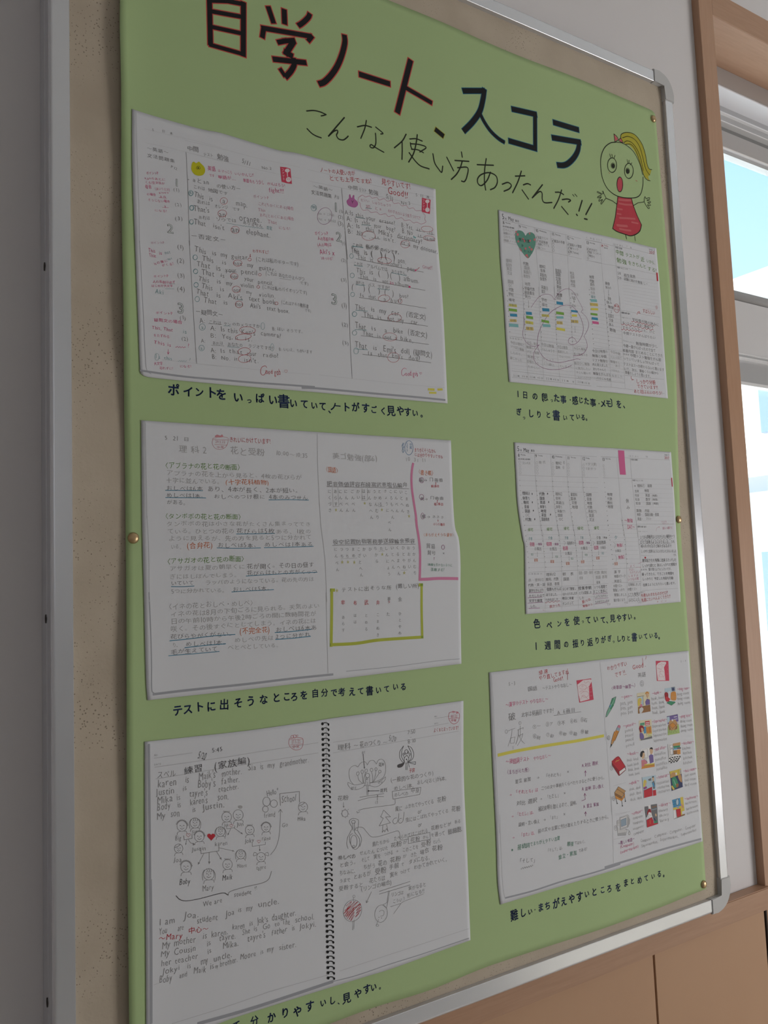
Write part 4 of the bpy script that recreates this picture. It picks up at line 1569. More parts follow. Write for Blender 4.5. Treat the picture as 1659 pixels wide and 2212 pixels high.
T 555 845 670 870 74 This
T 730 870 785 880 50 is
T 825 890 910 900 54 my
T 960 905 1070 925 58 car.
T 1125 920 1350 965 72 (否定文)
T 650 930 765 950 64 This
T 802 960 860 968 46 is
T 915 970 995 980 55 not
T 1035 985 1105 995 50 my
T 1180 1010 1270 1025 50 car.
L 5 565 305 900 375 1320 455
L 5 592 520 950 590 1340 660
L 5 602 738 950 795 1350 860
L 5 628 955 900 1000 1240 1037
C teal
L 6 525 162 645 182
L 6 545 380 640 392
L 6 565 595 665 605
L 5 960 462 1130 495
W 4 4 7 805 640 940 655
O 4 515 275 20 26
O 4 523 492 24 26
O 4 528 705 22 24
O 4 550 925 24 26
DG 325.0 765.0 129 90 3
L 5 560 882 695 892
C red
O 3 885 325 78 34 .1
O 3 880 750 65 38 -.1
O 3 1062 778 20 26
L 4 1240 420 1250 430 1275 402
C pink
T 945 570 990 578 40 an
E 1165 620 12 12
E 1233 435 10 10
C lpink
T 1310 395 1425 410 46 Good!!
C red
O 3 1000 965 75 45
C pink
T 100 20 255 25 46 ポイントP
T 135 80 315 90 44 人の名前の時
T 130 150 290 150 46 (人の時)は
T 155 225 330 240 66 Aki's x
T 170 300 305 305 40 'sをつける!
V 660 640 5.184
C pencil
T 405 315 478 320 50 (2)
T 410 525 485 528 50 (3)
T 555 325 682 350 80 That
T 740 355 795 362 50 is
T 880 378 920 382 50 a
T 982 380 1095 400 66 bike
T 1145 400 1365 440 76 (否定文)
T 640 410 760 435 62 That
T 800 445 845 450 44 is
T 885 455 965 462 54 not
T 1000 465 1035 470 46 a
T 1062 470 1210 500 62 bike.
T 555 535 690 560 84 That
T 755 580 805 585 50 is
T 870 585 1020 610 82 Emi's
T 1065 605 1165 620 76 doll
T 1205 620 1420 660 78 (疑問文)
T 695 635 755 645 52 Is
T 810 650 915 660 56 that
T 968 660 1090 685 60 Emi's
T 1150 690 1290 710 62 doll?
L 5 628 230 950 275 1368 335
L 5 622 440 950 480 1380 540
L 5 640 650 1000 690 1405 745
C teal
O 4 548 200 24 28
O 4 550 410 24 26
O 4 567 612 26 34
L 5 555 372 685 380
L 5 560 590 695 600
C red
O 3 945 455 78 45 .05
O 3 985 685 65 55
C pink
B 4 1130 815 1105 805 1080 830 1078 875 1095 890 1115 870
T 1115 865 1190 870 62 ood
T 1200 870 1260 870 66 gob
HEART 1290 862 14 0 pink
C hyel
L 26 1372 1042 1445 1045
L 22 1385 1080 1465 1082
L 24 1478 1045 1535 1042
''')
# ------------------------------------------------------------------ flower notes and kanji list
run('''S flower_text
V 300 900 4.1475
C shade2
D 6 58 50 62 300 68 600 72 912
V 320 1090 4.1475
D 6 -8 100 5 400 12 871
C shade
V 310 1280 4.046
B 9 48 0 62 300 70 600 72 840 90 878
D 22 80 890 400 852 900 800 1300 752 1659 715
V 690 1240 5.184
D 6 300 1089 800 1040 1300 975 1570 950
C lpencil
V 300 900 4.1475
B 3 1598 150 1605 500 1625 912
V 320 1090 4.1475
B 3 1535 0 1550 200 1585 500 1600 871
V 310 1280 4.046
B 3 1595 0 1605 400 1613 705
V 300 900 4.1475
C pencil
T 230 190 450 205 45 5　21　日
C lpencil
T 355 290 615 305 68 理 科 2
T 815 305 1130 325 76 花と受粉
T 1225 325 1515 355 46 10:00〜10:35
C lstamp
B 3 665 195 658 240 680 280 730 295 780 270 800 220 795 190 730 180 665 195
T 685 225 775 228 30 29.5.22
L 3 665 205 800 210
L 3 680 250 790 255
T 695 272 765 274 24 中尾
Q 680 180 700 162 730 170 745 160 755 180 720 186
C red
T 808 205 1180 222 58 きれいにかけています!
C gpen
T 205 435 935 455 62 〈アブラナの花と花の断面〉
C lpencil
T 245 505 1460 545 52 アブラナの花を上から見ると、4枚の花びらが
T 240 570 755 582 50 十字に並んでいる。
C orange
T 775 585 1165 590 52 (十字花科植物)
C pencil
T 240 640 575 648 48 おしべは6本
T 610 650 1455 665 52 あり、4本が長く、2本が短い。
T 245 700 610 712 46 めしべは1本。
T 670 712 1135 720 46 おしべのつけ根に
T 1165 722 1515 726 48 4本のみつせん
T 250 762 445 775 50 がある。
C uline
B 6 238 660 400 662 572 664
B 6 240 725 420 726 600 728
B 6 1165 746 1350 744 1520 748
V 320 1090 4.1475
C gpen
T 120 105 860 110 58 〈タンポポの花と花の断面〉
C lpencil
T 160 170 1460 175 50 タンポポの花は小さな花がたくさん集まってでき
T 170 240 775 238 50 ている。ひとつの花の
T 1140 240 1465 240 50 ある、1枚の
T 180 305 1465 295 52 ように見えるが、先の方を見ると5つに分かれて
T 200 378 320 380 46 いる。
C orange
T 345 368 580 365 60 (合弁花)
C pencil
T 790 240 1135 236 52 花びらは5枚
T 620 365 1000 362 48 おしべは5本、
T 1040 360 1480 355 48 めしべは1本ある
C uline
B 6 792 264 950 262 1135 258
B 6 618 388 800 392 1008 388
B 6 1040 386 1250 382 1480 374
C gpen
T 140 505 890 485 58 〈アサガオの花と花の断面〉
C lpencil
T 190 575 870 555 52 アサガオは夏の朝早くに
C pencil
T 885 555 1490 540 54 花が開く。その日の昼す
C lpencil
T 190 645 825 632 50 ぎにはしぼんでしまう。
C pencil
T 885 615 1515 600 46 花びらはもとの方がくっつ
T 205 705 410 700 46 いていて
C lpencil
T 510 700 1485 668 50 ラッパのようになっている。花の先の方は
T 205 780 715 762 48 5つに分かれている。
C pencil
T 755 762 1120 750 46 おしべは5本。
C uline
B 6 878 640 1100 626 1300 615 1515 606
B 6 208 735 310 736 412 730
B 6 750 782 930 772 1125 762
V 310 1280 4.046
C lpencil
T 190 125 985 90 60 〈イネの花とおしべ・めしべ〉
T 235 190 1540 115 54 イネの花は8月の下旬ごろに見られる。天気のよい
T 235 255 1510 180 54 日の午前10時から午後2時ごろの間に数時間花が
T 235 320 1510 245 54 咲く。その後すぐにとじてしまう。イネの花には
C pencil
T 235 390 800 358 50 花びらやがくがない。
T 1155 325 1515 305 50 おしべは6本あ
C orange
T 838 340 1105 325 60 (不完全花)
C lpencil
T 255 460 320 455 46 り、
T 795 415 1140 395 50 めしべの先は
T 735 482 1210 462 48 べとべとしている。
C pencil
T 365 455 750 432 48 めしべは1本。
T 1155 390 1460 365 46 2つに分かれ
T 240 520 650 492 50 毛が生えていて
C uline
B 7 230 422 400 405 600 380 800 366
B 7 1150 350 1300 340 1465 322
B 7 362 482 540 462 718 448
B 7 1155 410 1300 400 1460 382
B 6 220 552 440 535 662 515
V 680 920 5.184
C lpencil
T 195 335 705 370 76 英ゴ勉強(部6)
C lpencil
T 1010 375 1245 390 50 10 31 11
C orange
T 100 490 285 500 68 〈国語〉
T 1140 525 1350 530 62 〈書き順〉
C red
T 1115 270 1355 285 52 まちがえそうなかん
T 1115 320 1435 350 48 じは分かりやすいですね
C bstamp
O 5 1055 245 46 80
Y 1035 205 0 34 34 295
Y 1075 210 0 34 34 中尾
B 5 1000 195 985 220 1000 235 985 255 1000 275 992 295
B 4 990 190 978 220 985 250 980 280 990 300
C pencil
T 135 650 1040 665 64 肥非価値評容布婦富武恵塩仏編弁
L 5 135 680 600 688 1055 704
Y 165 735 2 70 48 にくづき
Y 232 735 2 70 48 あらす
Y 285 735 4 70 48 にんべん
Y 348 735 6 70 48 にんべん
Y 420 735 6 70 48 ごんべん
Y 485 735 4 65 48 かい
Y 545 730 2 72 50 はは
Y 605 735 8 72 48 おんなへん
Y 668 735 9 72 48 うかんむり
Y 725 735 6 72 48 とめる
Y 790 730 8 72 42 きょうに
Y 850 735 6 72 46 ころもへん
Y 905 735 6 72 46 にんべん
Y 965 740 6 70 46 いとへん
Y 1022 745 8 72 46 こまぬき
C lpencil
J 3 195 690 205 905 270 902 258 690
J 3 528 695 528 835 592 832 588 695
J 3 710 860 715 905 780 900
C star
T 220 940 258 942 42 ★
T 540 870 580 870 42 ★
T 735 940 770 940 42 ★
T 1040 1015 1075 1015 40 ★
C hros
D 28 1102 415 1088 500 1083 600 1090 720 1110 860 1132 1000 1140 1089
C pencil
T 1165 605 1265 605 52 編→
T 1280 605 1440 610 45 冂冊冊
T 1180 820 1270 815 48 典→
T 1290 805 1445 810 45 冂曲曲
T 1195 1015 1300 1020 48 郵→
T 1310 1020 1450 1025 44 ネネネ
C plum
O 4 1198 608 24 30
O 4 1195 795 24 28
O 4 1208 1010 18 34
C red
A 4 1355 660 1355 635 8
A 4 1372 855 1372 832 8
A 4 1380 1075 1380 1052 8
T 1300 675 1395 678 36 横1番目
T 1335 875 1440 880 36 縦2番目
V 690 1120 5.184
T 1275 65 1405 68 34 はらの2番目
C hros
D 30 1082 0 1090 80 1110 200 1125 330 1128 480 1125 640 1122 695
D 34 1112 682 1200 680 1320 672 1450 672 1555 674
C orange
T 1148 185 1520 185 44 〈まちがえそうな漢字〉
C pencil
T 1195 310 1300 315 66 貿易
T 1205 385 1305 390 58 貿号
T 1375 390 1405 392 44 ×
C plum
O 5 1385 322 16 24
A 3 1285 465 1285 435 10
C dgpen
T 1210 518 1490 525 36 1本線を引かないように
T 1245 572 1400 575 42 注意する!
C pencil
T 150 265 1070 252 62 役空記置防宿署務夢送線輪余預容
L 5 145 302 600 293 1075 288
Y 180 345 8 76 46 にんべん
Y 248 345 6 78 46 つち
Y 310 345 4 78 46 つち
Y 378 345 6 72 46 まめ
Y 440 345 8 72 46 こざとへん
Y 500 345 8 72 46 かい
Y 568 345 8 72 46 ひ
Y 628 335 8 72 46 ちから
Y 695 338 8 72 48 た
Y 748 335 8 72 46 しんにょう
Y 815 330 4 72 46 いとへん
Y 875 328 4 72 46 くるまへん
Y 938 328 4 72 46 ひとやね
Y 998 330 4 70 46 おおがい
Y 1055 330 4 70 46 うかんむり
Y 785 45 5 80 44 べん
C lpencil
L 3 240 452 420 442
L 3 665 368 732 364
L 3 915 580 985 576
C star
T 235 492 275 492 44 ★
T 300 490 340 490 44 ★
T 372 490 410 490 44 ★
T 685 405 722 405 44 ★
T 930 612 970 612 44 ★
V 690 1240 5.184
T 175 182 218 182 46 ★
C pencil
T 240 180 810 150 56 テストに出そうな所
T 855 140 1115 130 62 (難しい所)
C hlim
D 36 120 180 175 180
D 36 138 165 138 400 132 815
D 36 118 792 400 778 640 742 900 722 1165 705
D 32 1145 105 1145 400 1152 722
D 36 1112 122 1160 122
C hlimd
D 32 120 180 150 180
D 30 118 790 148 788
D 28 1130 120 1160 120
D 26 1140 705 1162 704
C red
T 240 320 290 320 62 非
T 382 325 420 325 62 布
T 500 318 550 318 62 武
T 635 318 675 318 62 弁
C pencil
T 760 280 800 280 50 夢
C red
T 765 312 795 312 32 タ
C pencil
T 882 285 925 285 56 余
Y 268 485 0 72 44 あらす
Y 400 465 0 72 44 はは
Y 525 465 0 76 44 とめる
Y 655 455 0 76 44 こまぬき
Y 770 450 0 76 50 た
Y 902 445 0 72 44 ひとやね
''')
# ------------------------------------------------------------------ spiral notebook: family and flowers
run('''S family
V 300 1560 3.95
C shade
D 20 85 185 88 500 92 869 96 1345
V 310 1900 4.046
D 27 60 0 65 400 66 1262
D 30 470 1262 900 1140 1300 1010 1659 890
V 700 1830 5.027
D 9 0 1480 330 1400 700 1275 1100 1150 1575 988
C rule
V 300 1560 3.95
L 4 130 308 455 262
L 4 135 385 700 305 1100 240 1530 175
L 4 145 485 600 410 1100 330 1530 262
V 310 1900 4.046
L 3 90 920 140 905
L 4 250 1260 700 1120 1100 980 1659 820
V 680 1510 5.027
L 4 200 470 700 395 1300 290 1450 262
L 4 200 585 700 500 1300 395 1560 348
L 4 1305 212 1470 185
L 3 0 478 35 473
L 3 0 590 40 585
V 700 1830 5.027
L 4 170 1345 700 1170 1100 1040 1570 885
V 300 1560 3.95
C lprint
T 130 285 165 280 18 NO.
T 130 365 190 355 18 DATE
V 680 1510 5.027
T 1300 192 1330 188 20 NO.
T 1298 270 1340 262 20 DATE
V 300 1560 3.95
C dpencil
T 508 285 575 300 74 5/20
T 625 245 715 228 42 5:45
C mpencil
T 155 450 315 435 66 スペル
C dpencil
T 385 415 545 390 76 練習
T 640 380 950 325 76 (家族編)
C mpencil
T 160 525 325 510 72 karen
T 395 498 432 492 56 is
T 510 468 660 445 74 Maik's
T 705 440 880 418 66 mother.
T 930 392 1005 382 62 Sia
T 1035 378 1065 374 50 is
T 1100 370 1165 360 48 my
T 1205 358 1450 322 62 grandmother.
T 150 598 305 582 66 Justin
T 375 568 412 562 50 is
T 502 535 655 515 74 Boby's
T 708 505 865 485 64 father.
T 155 668 295 650 72 Mika
T 322 642 355 638 50 is
T 432 615 590 598 68 tayre's
T 680 572 855 548 60 teacher.
T 155 728 272 715 72 Body
T 328 708 362 702 52 is
T 435 685 590 662 66 karen's
T 672 642 770 632 58 son.
T 150 805 228 798 72 My
T 270 788 352 775 58 son
T 455 748 488 742 48 is
T 545 728 735 700 66 Justin.
T 1090 608 1190 590 56 Hello"
T 1218 660 1345 645 70 School
T 1068 798 1165 785 52 friend
T 1355 828 1425 820 42 Mika
J 5 1208 712 1203 610 1370 592 1370 685
C mpencil
O 4 1090 678 32 38
O 4 1152 695 30 32
O 4 1080 742 24 26
C lstamp
B 4 1285 140 1280 185 1300 220 1340 238 1385 225 1402 180 1395 138 1340 132 1285 140
L 3 1282 150 1400 145
L 3 1290 195 1400 185
T 1302 172 1380 165 34 17.5.22
T 1308 212 1372 205 30 中尾
O 4 1310 125 12 12
O 4 1330 122 12 14
O 3 1352 115 6 7
V 340 1690 4.608
C mpencil
FACE 245 435 50 2
FACE 375 405 48 3
FACE 690 345 48 1
FACE 805 325 50 0
FACE 418 540 48 2
FACE 628 490 46 3
FACE 920 475 44 1
FACE 1082 448 44 2
FACE 212 658 42 5
FACE 830 715 44 3
FACE 1032 745 44 4
FACE 698 818 48 1
FACE 285 840 52 2
FACE 512 915 54 3
FACE 1450 245 46 5
C lpencil
E 825 245 22 16
C mpencil
T 175 560 240 552 56 Big
T 345 495 395 485 36 Sia
T 665 428 712 420 38 Jok
T 790 420 860 412 46 Jun
T 345 672 485 655 50 Justin
T 572 612 700 602 52 karen
T 875 585 965 575 50 Joky
T 1040 565 1130 552 42 riana
T 168 775 245 768 56 Joa
T 792 835 890 822 50 Moore
T 985 855 1082 838 52 tayre
C dpencil
T 220 995 330 985 66 Boby
T 648 955 750 938 64 Maik
C mpencil
T 450 1058 565 1045 66 Mary
T 1238 430 1302 424 54 Go
T 765 1120 940 1095 58 student
T 968 1060 992 1050 46 !!
A 4 290 575 282 622 16 1
B 4 310 570 330 600 362 615
F 350 600 375 615 355 630
J 5 262 530 268 572 345 558 345 512
J 4 690 428 690 462 770 452 770 430
A 4 730 462 700 525 20 1
A 4 765 455 850 515 22 1
J 5 430 655 435 710 612 682 612 630
A 4 462 710 405 818 24 1
A 4 516 702 517 812 26 1
A 4 590 688 638 770 24 1
A 4 615 652 765 685 20 1
J 4 945 610 945 638 1075 618 1075 592
A 4 1015 632 1020 685 20 1
B 4 1125 722 1180 650 1212 540 1222 400 1225 275
J 4 1205 300 1225 268 1245 300
B 6 1137 885 1110 960 1050 1000 900 1035 770 1070 715 1095 705 1122 690 1115 650 1102 440 1152
C pink
HEART 308 525 22 0 red
HEART 535 540 42 1 red
HEART 735 430 18 0 red
HEART 1010 588 18 0 red
V 310 1900 4.046
C dpencil
B 6 285 142 320 175 380 186 500 165 650 125 705 118 740 135
C mpencil
T 520 212 690 182 54 We are
T 140 372 280 355 72 I am
T 358 315 490 305 70 Joa.
T 135 455 210 442 68 You
T 297 428 355 418 52 are
T 465 358 655 325 66 student
T 720 298 800 285 62 Joa
T 828 268 860 262 42 is
T 895 255 958 242 50 my
T 1005 220 1190 188 70 uncle.
C red
T 130 515 345 488 68 〜Mary
T 390 450 570 425 62 中心〜
C mpencil
T 162 582 460 520 66 My mother
T 520 498 560 490 50 is
T 592 482 740 455 62 karen.
T 775 422 888 400 62 karen
T 925 385 960 378 48 is
T 995 365 1090 345 62 Jok's
T 1120 335 1340 290 66 daughter.
T 150 655 460 600 66 My Cousin
T 555 562 592 552 48 is
T 662 515 810 490 66 tayre.
T 862 462 935 448 60 She
T 965 432 998 425 46 is
T 1040 415 1110 400 60 Go
T 1150 392 1190 382 52 to
T 1215 375 1282 362 60 The
T 1325 350 1495 325 60 school.
T 155 738 480 665 64 her teacher
T 560 632 595 622 48 is
T 690 582 838 555 66 Mika.
T 910 515 1070 478 66 tayre's
T 1120 462 1260 435 62 father
T 1298 425 1325 418 46 is
T 1365 412 1512 388 62 Jokyi.
T 170 808 320 775 64 Jokyi
T 385 760 418 750 48 is
T 498 722 570 702 56 my
T 612 695 778 652 64 uncle.
T 140 880 255 860 72 Boby
T 315 845 382 828 58 and
T 437 800 550 778 64 Maik
T 580 765 620 752 52 is
T 625 762 655 755 34 my
T 668 740 825 695 62 brother.
T 845 680 985 645 66 Moore
T 1022 635 1048 628 44 is
T 1080 618 1140 600 50 my
T 1185 600 1340 562 60 sister.
V 680 1510 5.027
C lpencil
L 3 125 240 128 1056
C mpencil
T 245 530 395 510 72 理科
T 420 510 475 500 50 〜
T 488 500 720 465 72 花のつくり
T 735 475 795 462 50 〜
T 808 425 885 440 72 5/20
T 1005 365 1095 350 50 7:50
T 1010 465 1100 448 50 8:10
T 1032 420 1052 415 34 〜
C stamp
B 4 1460 150 1452 200 1475 250 1510 270 1552 250 1572 195 1562 150 1500 138 1460 150
T 1475 190 1548 188 36 18.5.22
T 1475 235 1540 232 32 中尾
L 3 1456 215 1568 205
T 1485 132 1565 158 30 日学
C red
T 1290 340 1560 315 50 よくまとまっています!
C dpencil
T 510 580 552 575 36 おく
A 6 525 598 540 755 18 1
T 695 715 755 712 46 花弁
T 685 905 745 900 38 がく
T 390 970 460 965 40 がく
T 708 995 790 985 44 花托
Y 568 870 2 28 32 めしべ
A 6 700 996 575 998 16
C mpencil
B 4 360 905 365 940 400 975 450 985 520 960 545 930
B 4 360 905 440 932 545 912
B 4 770 845 762 880 700 940 650 955 600 940
B 4 770 845 700 895 600 912
B 4 420 928 385 880 372 800 390 745 435 722 470 738
B 4 470 738 500 695 545 682 572 715
B 4 572 715 600 672 640 668 670 705
B 4 670 705 690 665 730 655 762 690 770 780 745 850 690 885 600 910
O 4 468 810 14 20 .4
O 4 515 790 13 20
O 4 558 780 14 20 .3
O 4 617 770 15 18
O 4 665 762 12 16
O 4 707 788 14 16
B 4 466 830 480 880 520 918
B 4 515 812 520 860 525 910
B 4 552 800 535 860 530 910
B 4 617 788 628 840 625 905
B 4 665 778 655 840 630 905
B 4 700 805 670 850 635 905
O 5 573 830 22 24
J 4 555 850 545 940 600 940 595 850
L 4 565 940 568 1045
L 4 580 940 580 1045
C dpencil
B 5 965 508 925 570 922 630 950 680 975 690
B 5 965 508 945 570 945 630 975 685
B 5 1012 508 1050 530 1075 590 1062 650 1010 690
B 5 1012 508 1045 580 1048 640 1010 690
O 5 995 572 18 22
J 5 975 690 972 640 1000 610 1022 640 1018 690
O 4 962 598 8 10
O 4 980 595 8 10
O 4 1015 580 8 10
O 4 1033 600 8 10
L 4 962 608 975 640
L 4 1033 610 1018 640
Q 900 715 940 700 975 690 950 735 905 745
J 5 1015 690 1095 682 1092 710 1020 690
L 4 990 690 990 770
L 4 1003 690 1003 772
B 4 1000 660 1015 690 1028 742
E 997 655 7 7
C red
T 1022 778 1090 772 52 子房
C mpencil
T 820 890 1290 805 60 (一般的な花のつくり)
T 862 972 1100 935 54 めしべ1本。
T 1112 910 1450 855 56 おしべ(おく)が6本。
V 700 1680 5.184
T 785 195 945 180 56 めしべの
T 975 148 1070 140 62 中身
J 5 765 152 1085 108 1072 188 772 240 765 152
L 5 400 218 670 178
B 5 380 258 500 225 600 212 668 212
A 5 597 250 600 195 14
C dpencil
T 568 282 605 275 38 くき
C mpencil
T 148 235 275 222 66 花粉
A 4 218 275 220 332 16
O 5 235 400 35 40
L 4 235 345 236 360
L 4 200 365 210 375
L 4 265 360 275 352
L 4 190 405 200 402
L 4 272 405 285 408
L 4 205 435 212 428
L 4 240 442 242 452
L 4 262 432 270 440
T 795 350 880 345 66 風に
T 905 325 1230 268 58 ふかれてやってくる
T 1265 250 1370 232 66 花粉
T 1048 378 1098 372 54 or
T 910 480 1395 368 58 虫にはこばれてやってくる
T 1425 358 1530 338 64 花粉
T 1050 530 1100 522 54 or
T 540 745 735 705 56 鳥たちから
T 780 690 1165 588 56 たべられてはこばれる
T 1198 570 1425 515 60 花粉などが
T 1460 500 1530 482 52 ある
B 5 795 242 795 290 760 305 600 325 450 348 385 368
J 5 365 375 378 395 400 380
C mpencil
J 5 668 362 745 438 690 440 742 505 618 540 665 455 635 438 668 362
J 5 660 530 652 612 672 585 680 608 700 570 718 602 700 525
B 5 812 450 790 455 770 485 785 515 815 505 835 450 838 400
B 5 870 455 848 460 835 490 850 510 880 490 892 440 896 385
B 5 295 610 315 560 285 500 300 465 345 458 385 475 385 530 375 590
B 5 295 610 265 670 255 740 270 795
B 5 345 560 345 610 395 680 395 760 360 800 325 790 290 720 290 650 320 625
B 5 375 590 410 650 420 700 402 770
O 5 335 715 36 72
O 5 330 495 22 18
L 5 320 505 325 590
L 5 340 505 345 590
O 4 333 768 12 12
B 5 345 575 370 560 400 552 440 562 480 610 530 660 600 660 700 632 800 600 835 600 850 640 862 695 940 688
J 4 365 560 342 578 368 592
T 162 900 355 880 60 めしべの
T 398 850 570 820 58 せんたん
T 590 818 720 785 56 についた
T 745 760 870 735 68 花粉
T 880 728 930 720 46 が
T 965 700 1075 682 62 花粉
T 1105 672 1172 660 42 かん
J 5 945 660 1185 612 1192 688 945 738 945 660
T 1195 648 1235 640 48 を
T 1240 638 1355 618 62 通って
T 1385 605 1535 575 66 卵細胞
W 4 6 6 1395 630 1545 595
T 172 985 385 935 62 と会う。
T 415 925 515 905 58 そして
T 555 890 640 872 62 実を
T 672 858 775 838 52 つける
T 800 828 835 822 42 →
T 875 812 1060 768 58 このことを
T 1085 752 1200 728 70 受粉
T 1222 722 1325 700 50 という。
V 700 1830 5.027
T 150 115 345 100 52 めしべの
T 165 285 365 255 58 ちなみに、
T 425 220 560 195 62 ちがう
T 588 178 685 160 72 花の
T 715 140 835 112 68 花粉
T 850 105 900 95 46 が
T 940 90 1010 72 58 きた
T 1040 60 1140 35 62 場合
T 1170 20 1290 0 64 花粉
T 165 368 290 350 56 うまで
T 320 328 510 282 58 とおるが
T 550 270 680 240 74 受粉
T 705 222 815 198 66 手前
T 835 190 870 182 50 で
T 920 160 1175 105 62 ダメになる。
T 160 455 430 405 62 受粉すると
T 490 370 665 330 66 花たちは
T 715 305 805 280 62 実を
T 820 275 935 250 50 つけて
T 975 225 1360 125 58 わかてかれていく。
T 400 460 735 378 58 (リンゴの場合)
L 5 600 480 935 372
L 5 600 510 935 410
L 4 700 475 685 600 640 628
L 4 712 475 692 605 680 655
J 4 640 628 680 660
C mpencil
O 4 620 722 68 95 .15
B 4 600 700 625 685 652 700 645 740 615 750
E 595 762 4 5
E 625 770 4 5
L 4 592 785 568 850
O 4 580 850 14 10
A 4 515 485 460 605 28
T 730 520 865 490 54 リンゴは
T 915 450 1110 400 56 実がなると
T 745 590 885 560 50 こういう
T 900 535 1090 470 54 形になる!!
J 4 720 648 838 610 755 725
J 4 840 605 870 588 1080 508
O 4 310 690 98 120 .3
L 4 315 800 312 900
L 4 330 790 325 885
O 3 325 535 12 14
L 4 318 550 320 605
C red
B 4 240 640 300 590 250 670 340 585 230 700 370 590 235 730 395 610 240 760 330 650 250 780 330 670 270 790 330 700 290 800 330 740
B 4 340 660 400 620 350 690 400 650 350 720 400 680 340 760 380 720
B 4 222 690 290 640 215 720 260 690 225 750 280 710
V 700 1680 5.184
''')
# printed binding of the spiral notebook: holes and rings down the middle
def binding():
    st.update(sheet='family', seq=0); run('P printed_binding\nC wire')
    A0, A1 = np.array([703, 1563.]), np.array([715.5, 2112.])
    n = 50
    for i in range(n):
        t = i / (n - 1); bow = 0
        c = A0 + (A1 - A0) * t; c[0] += 2.2 * math.sin(t * math.pi) * 0
        st.update(x0=c[0], y0=c[1], s=1.0); o = off()
        m = mpp(0, 0, o)
        a = uvpts([-6.5, 1.5, -3, -1.5, 3, -1.5, 6.8, 2.6], o)
        ribbon(catmull(a, 4), 1.9 * m, o)
        fill(uvpts(ell(-6.4, 0.6, 2.9, 3.4, 0, 10), o), o); fill(uvpts(ell(6.6, 2.0, 2.0, 3.0, 0, 10), o), o)
    run('P -')
binding()
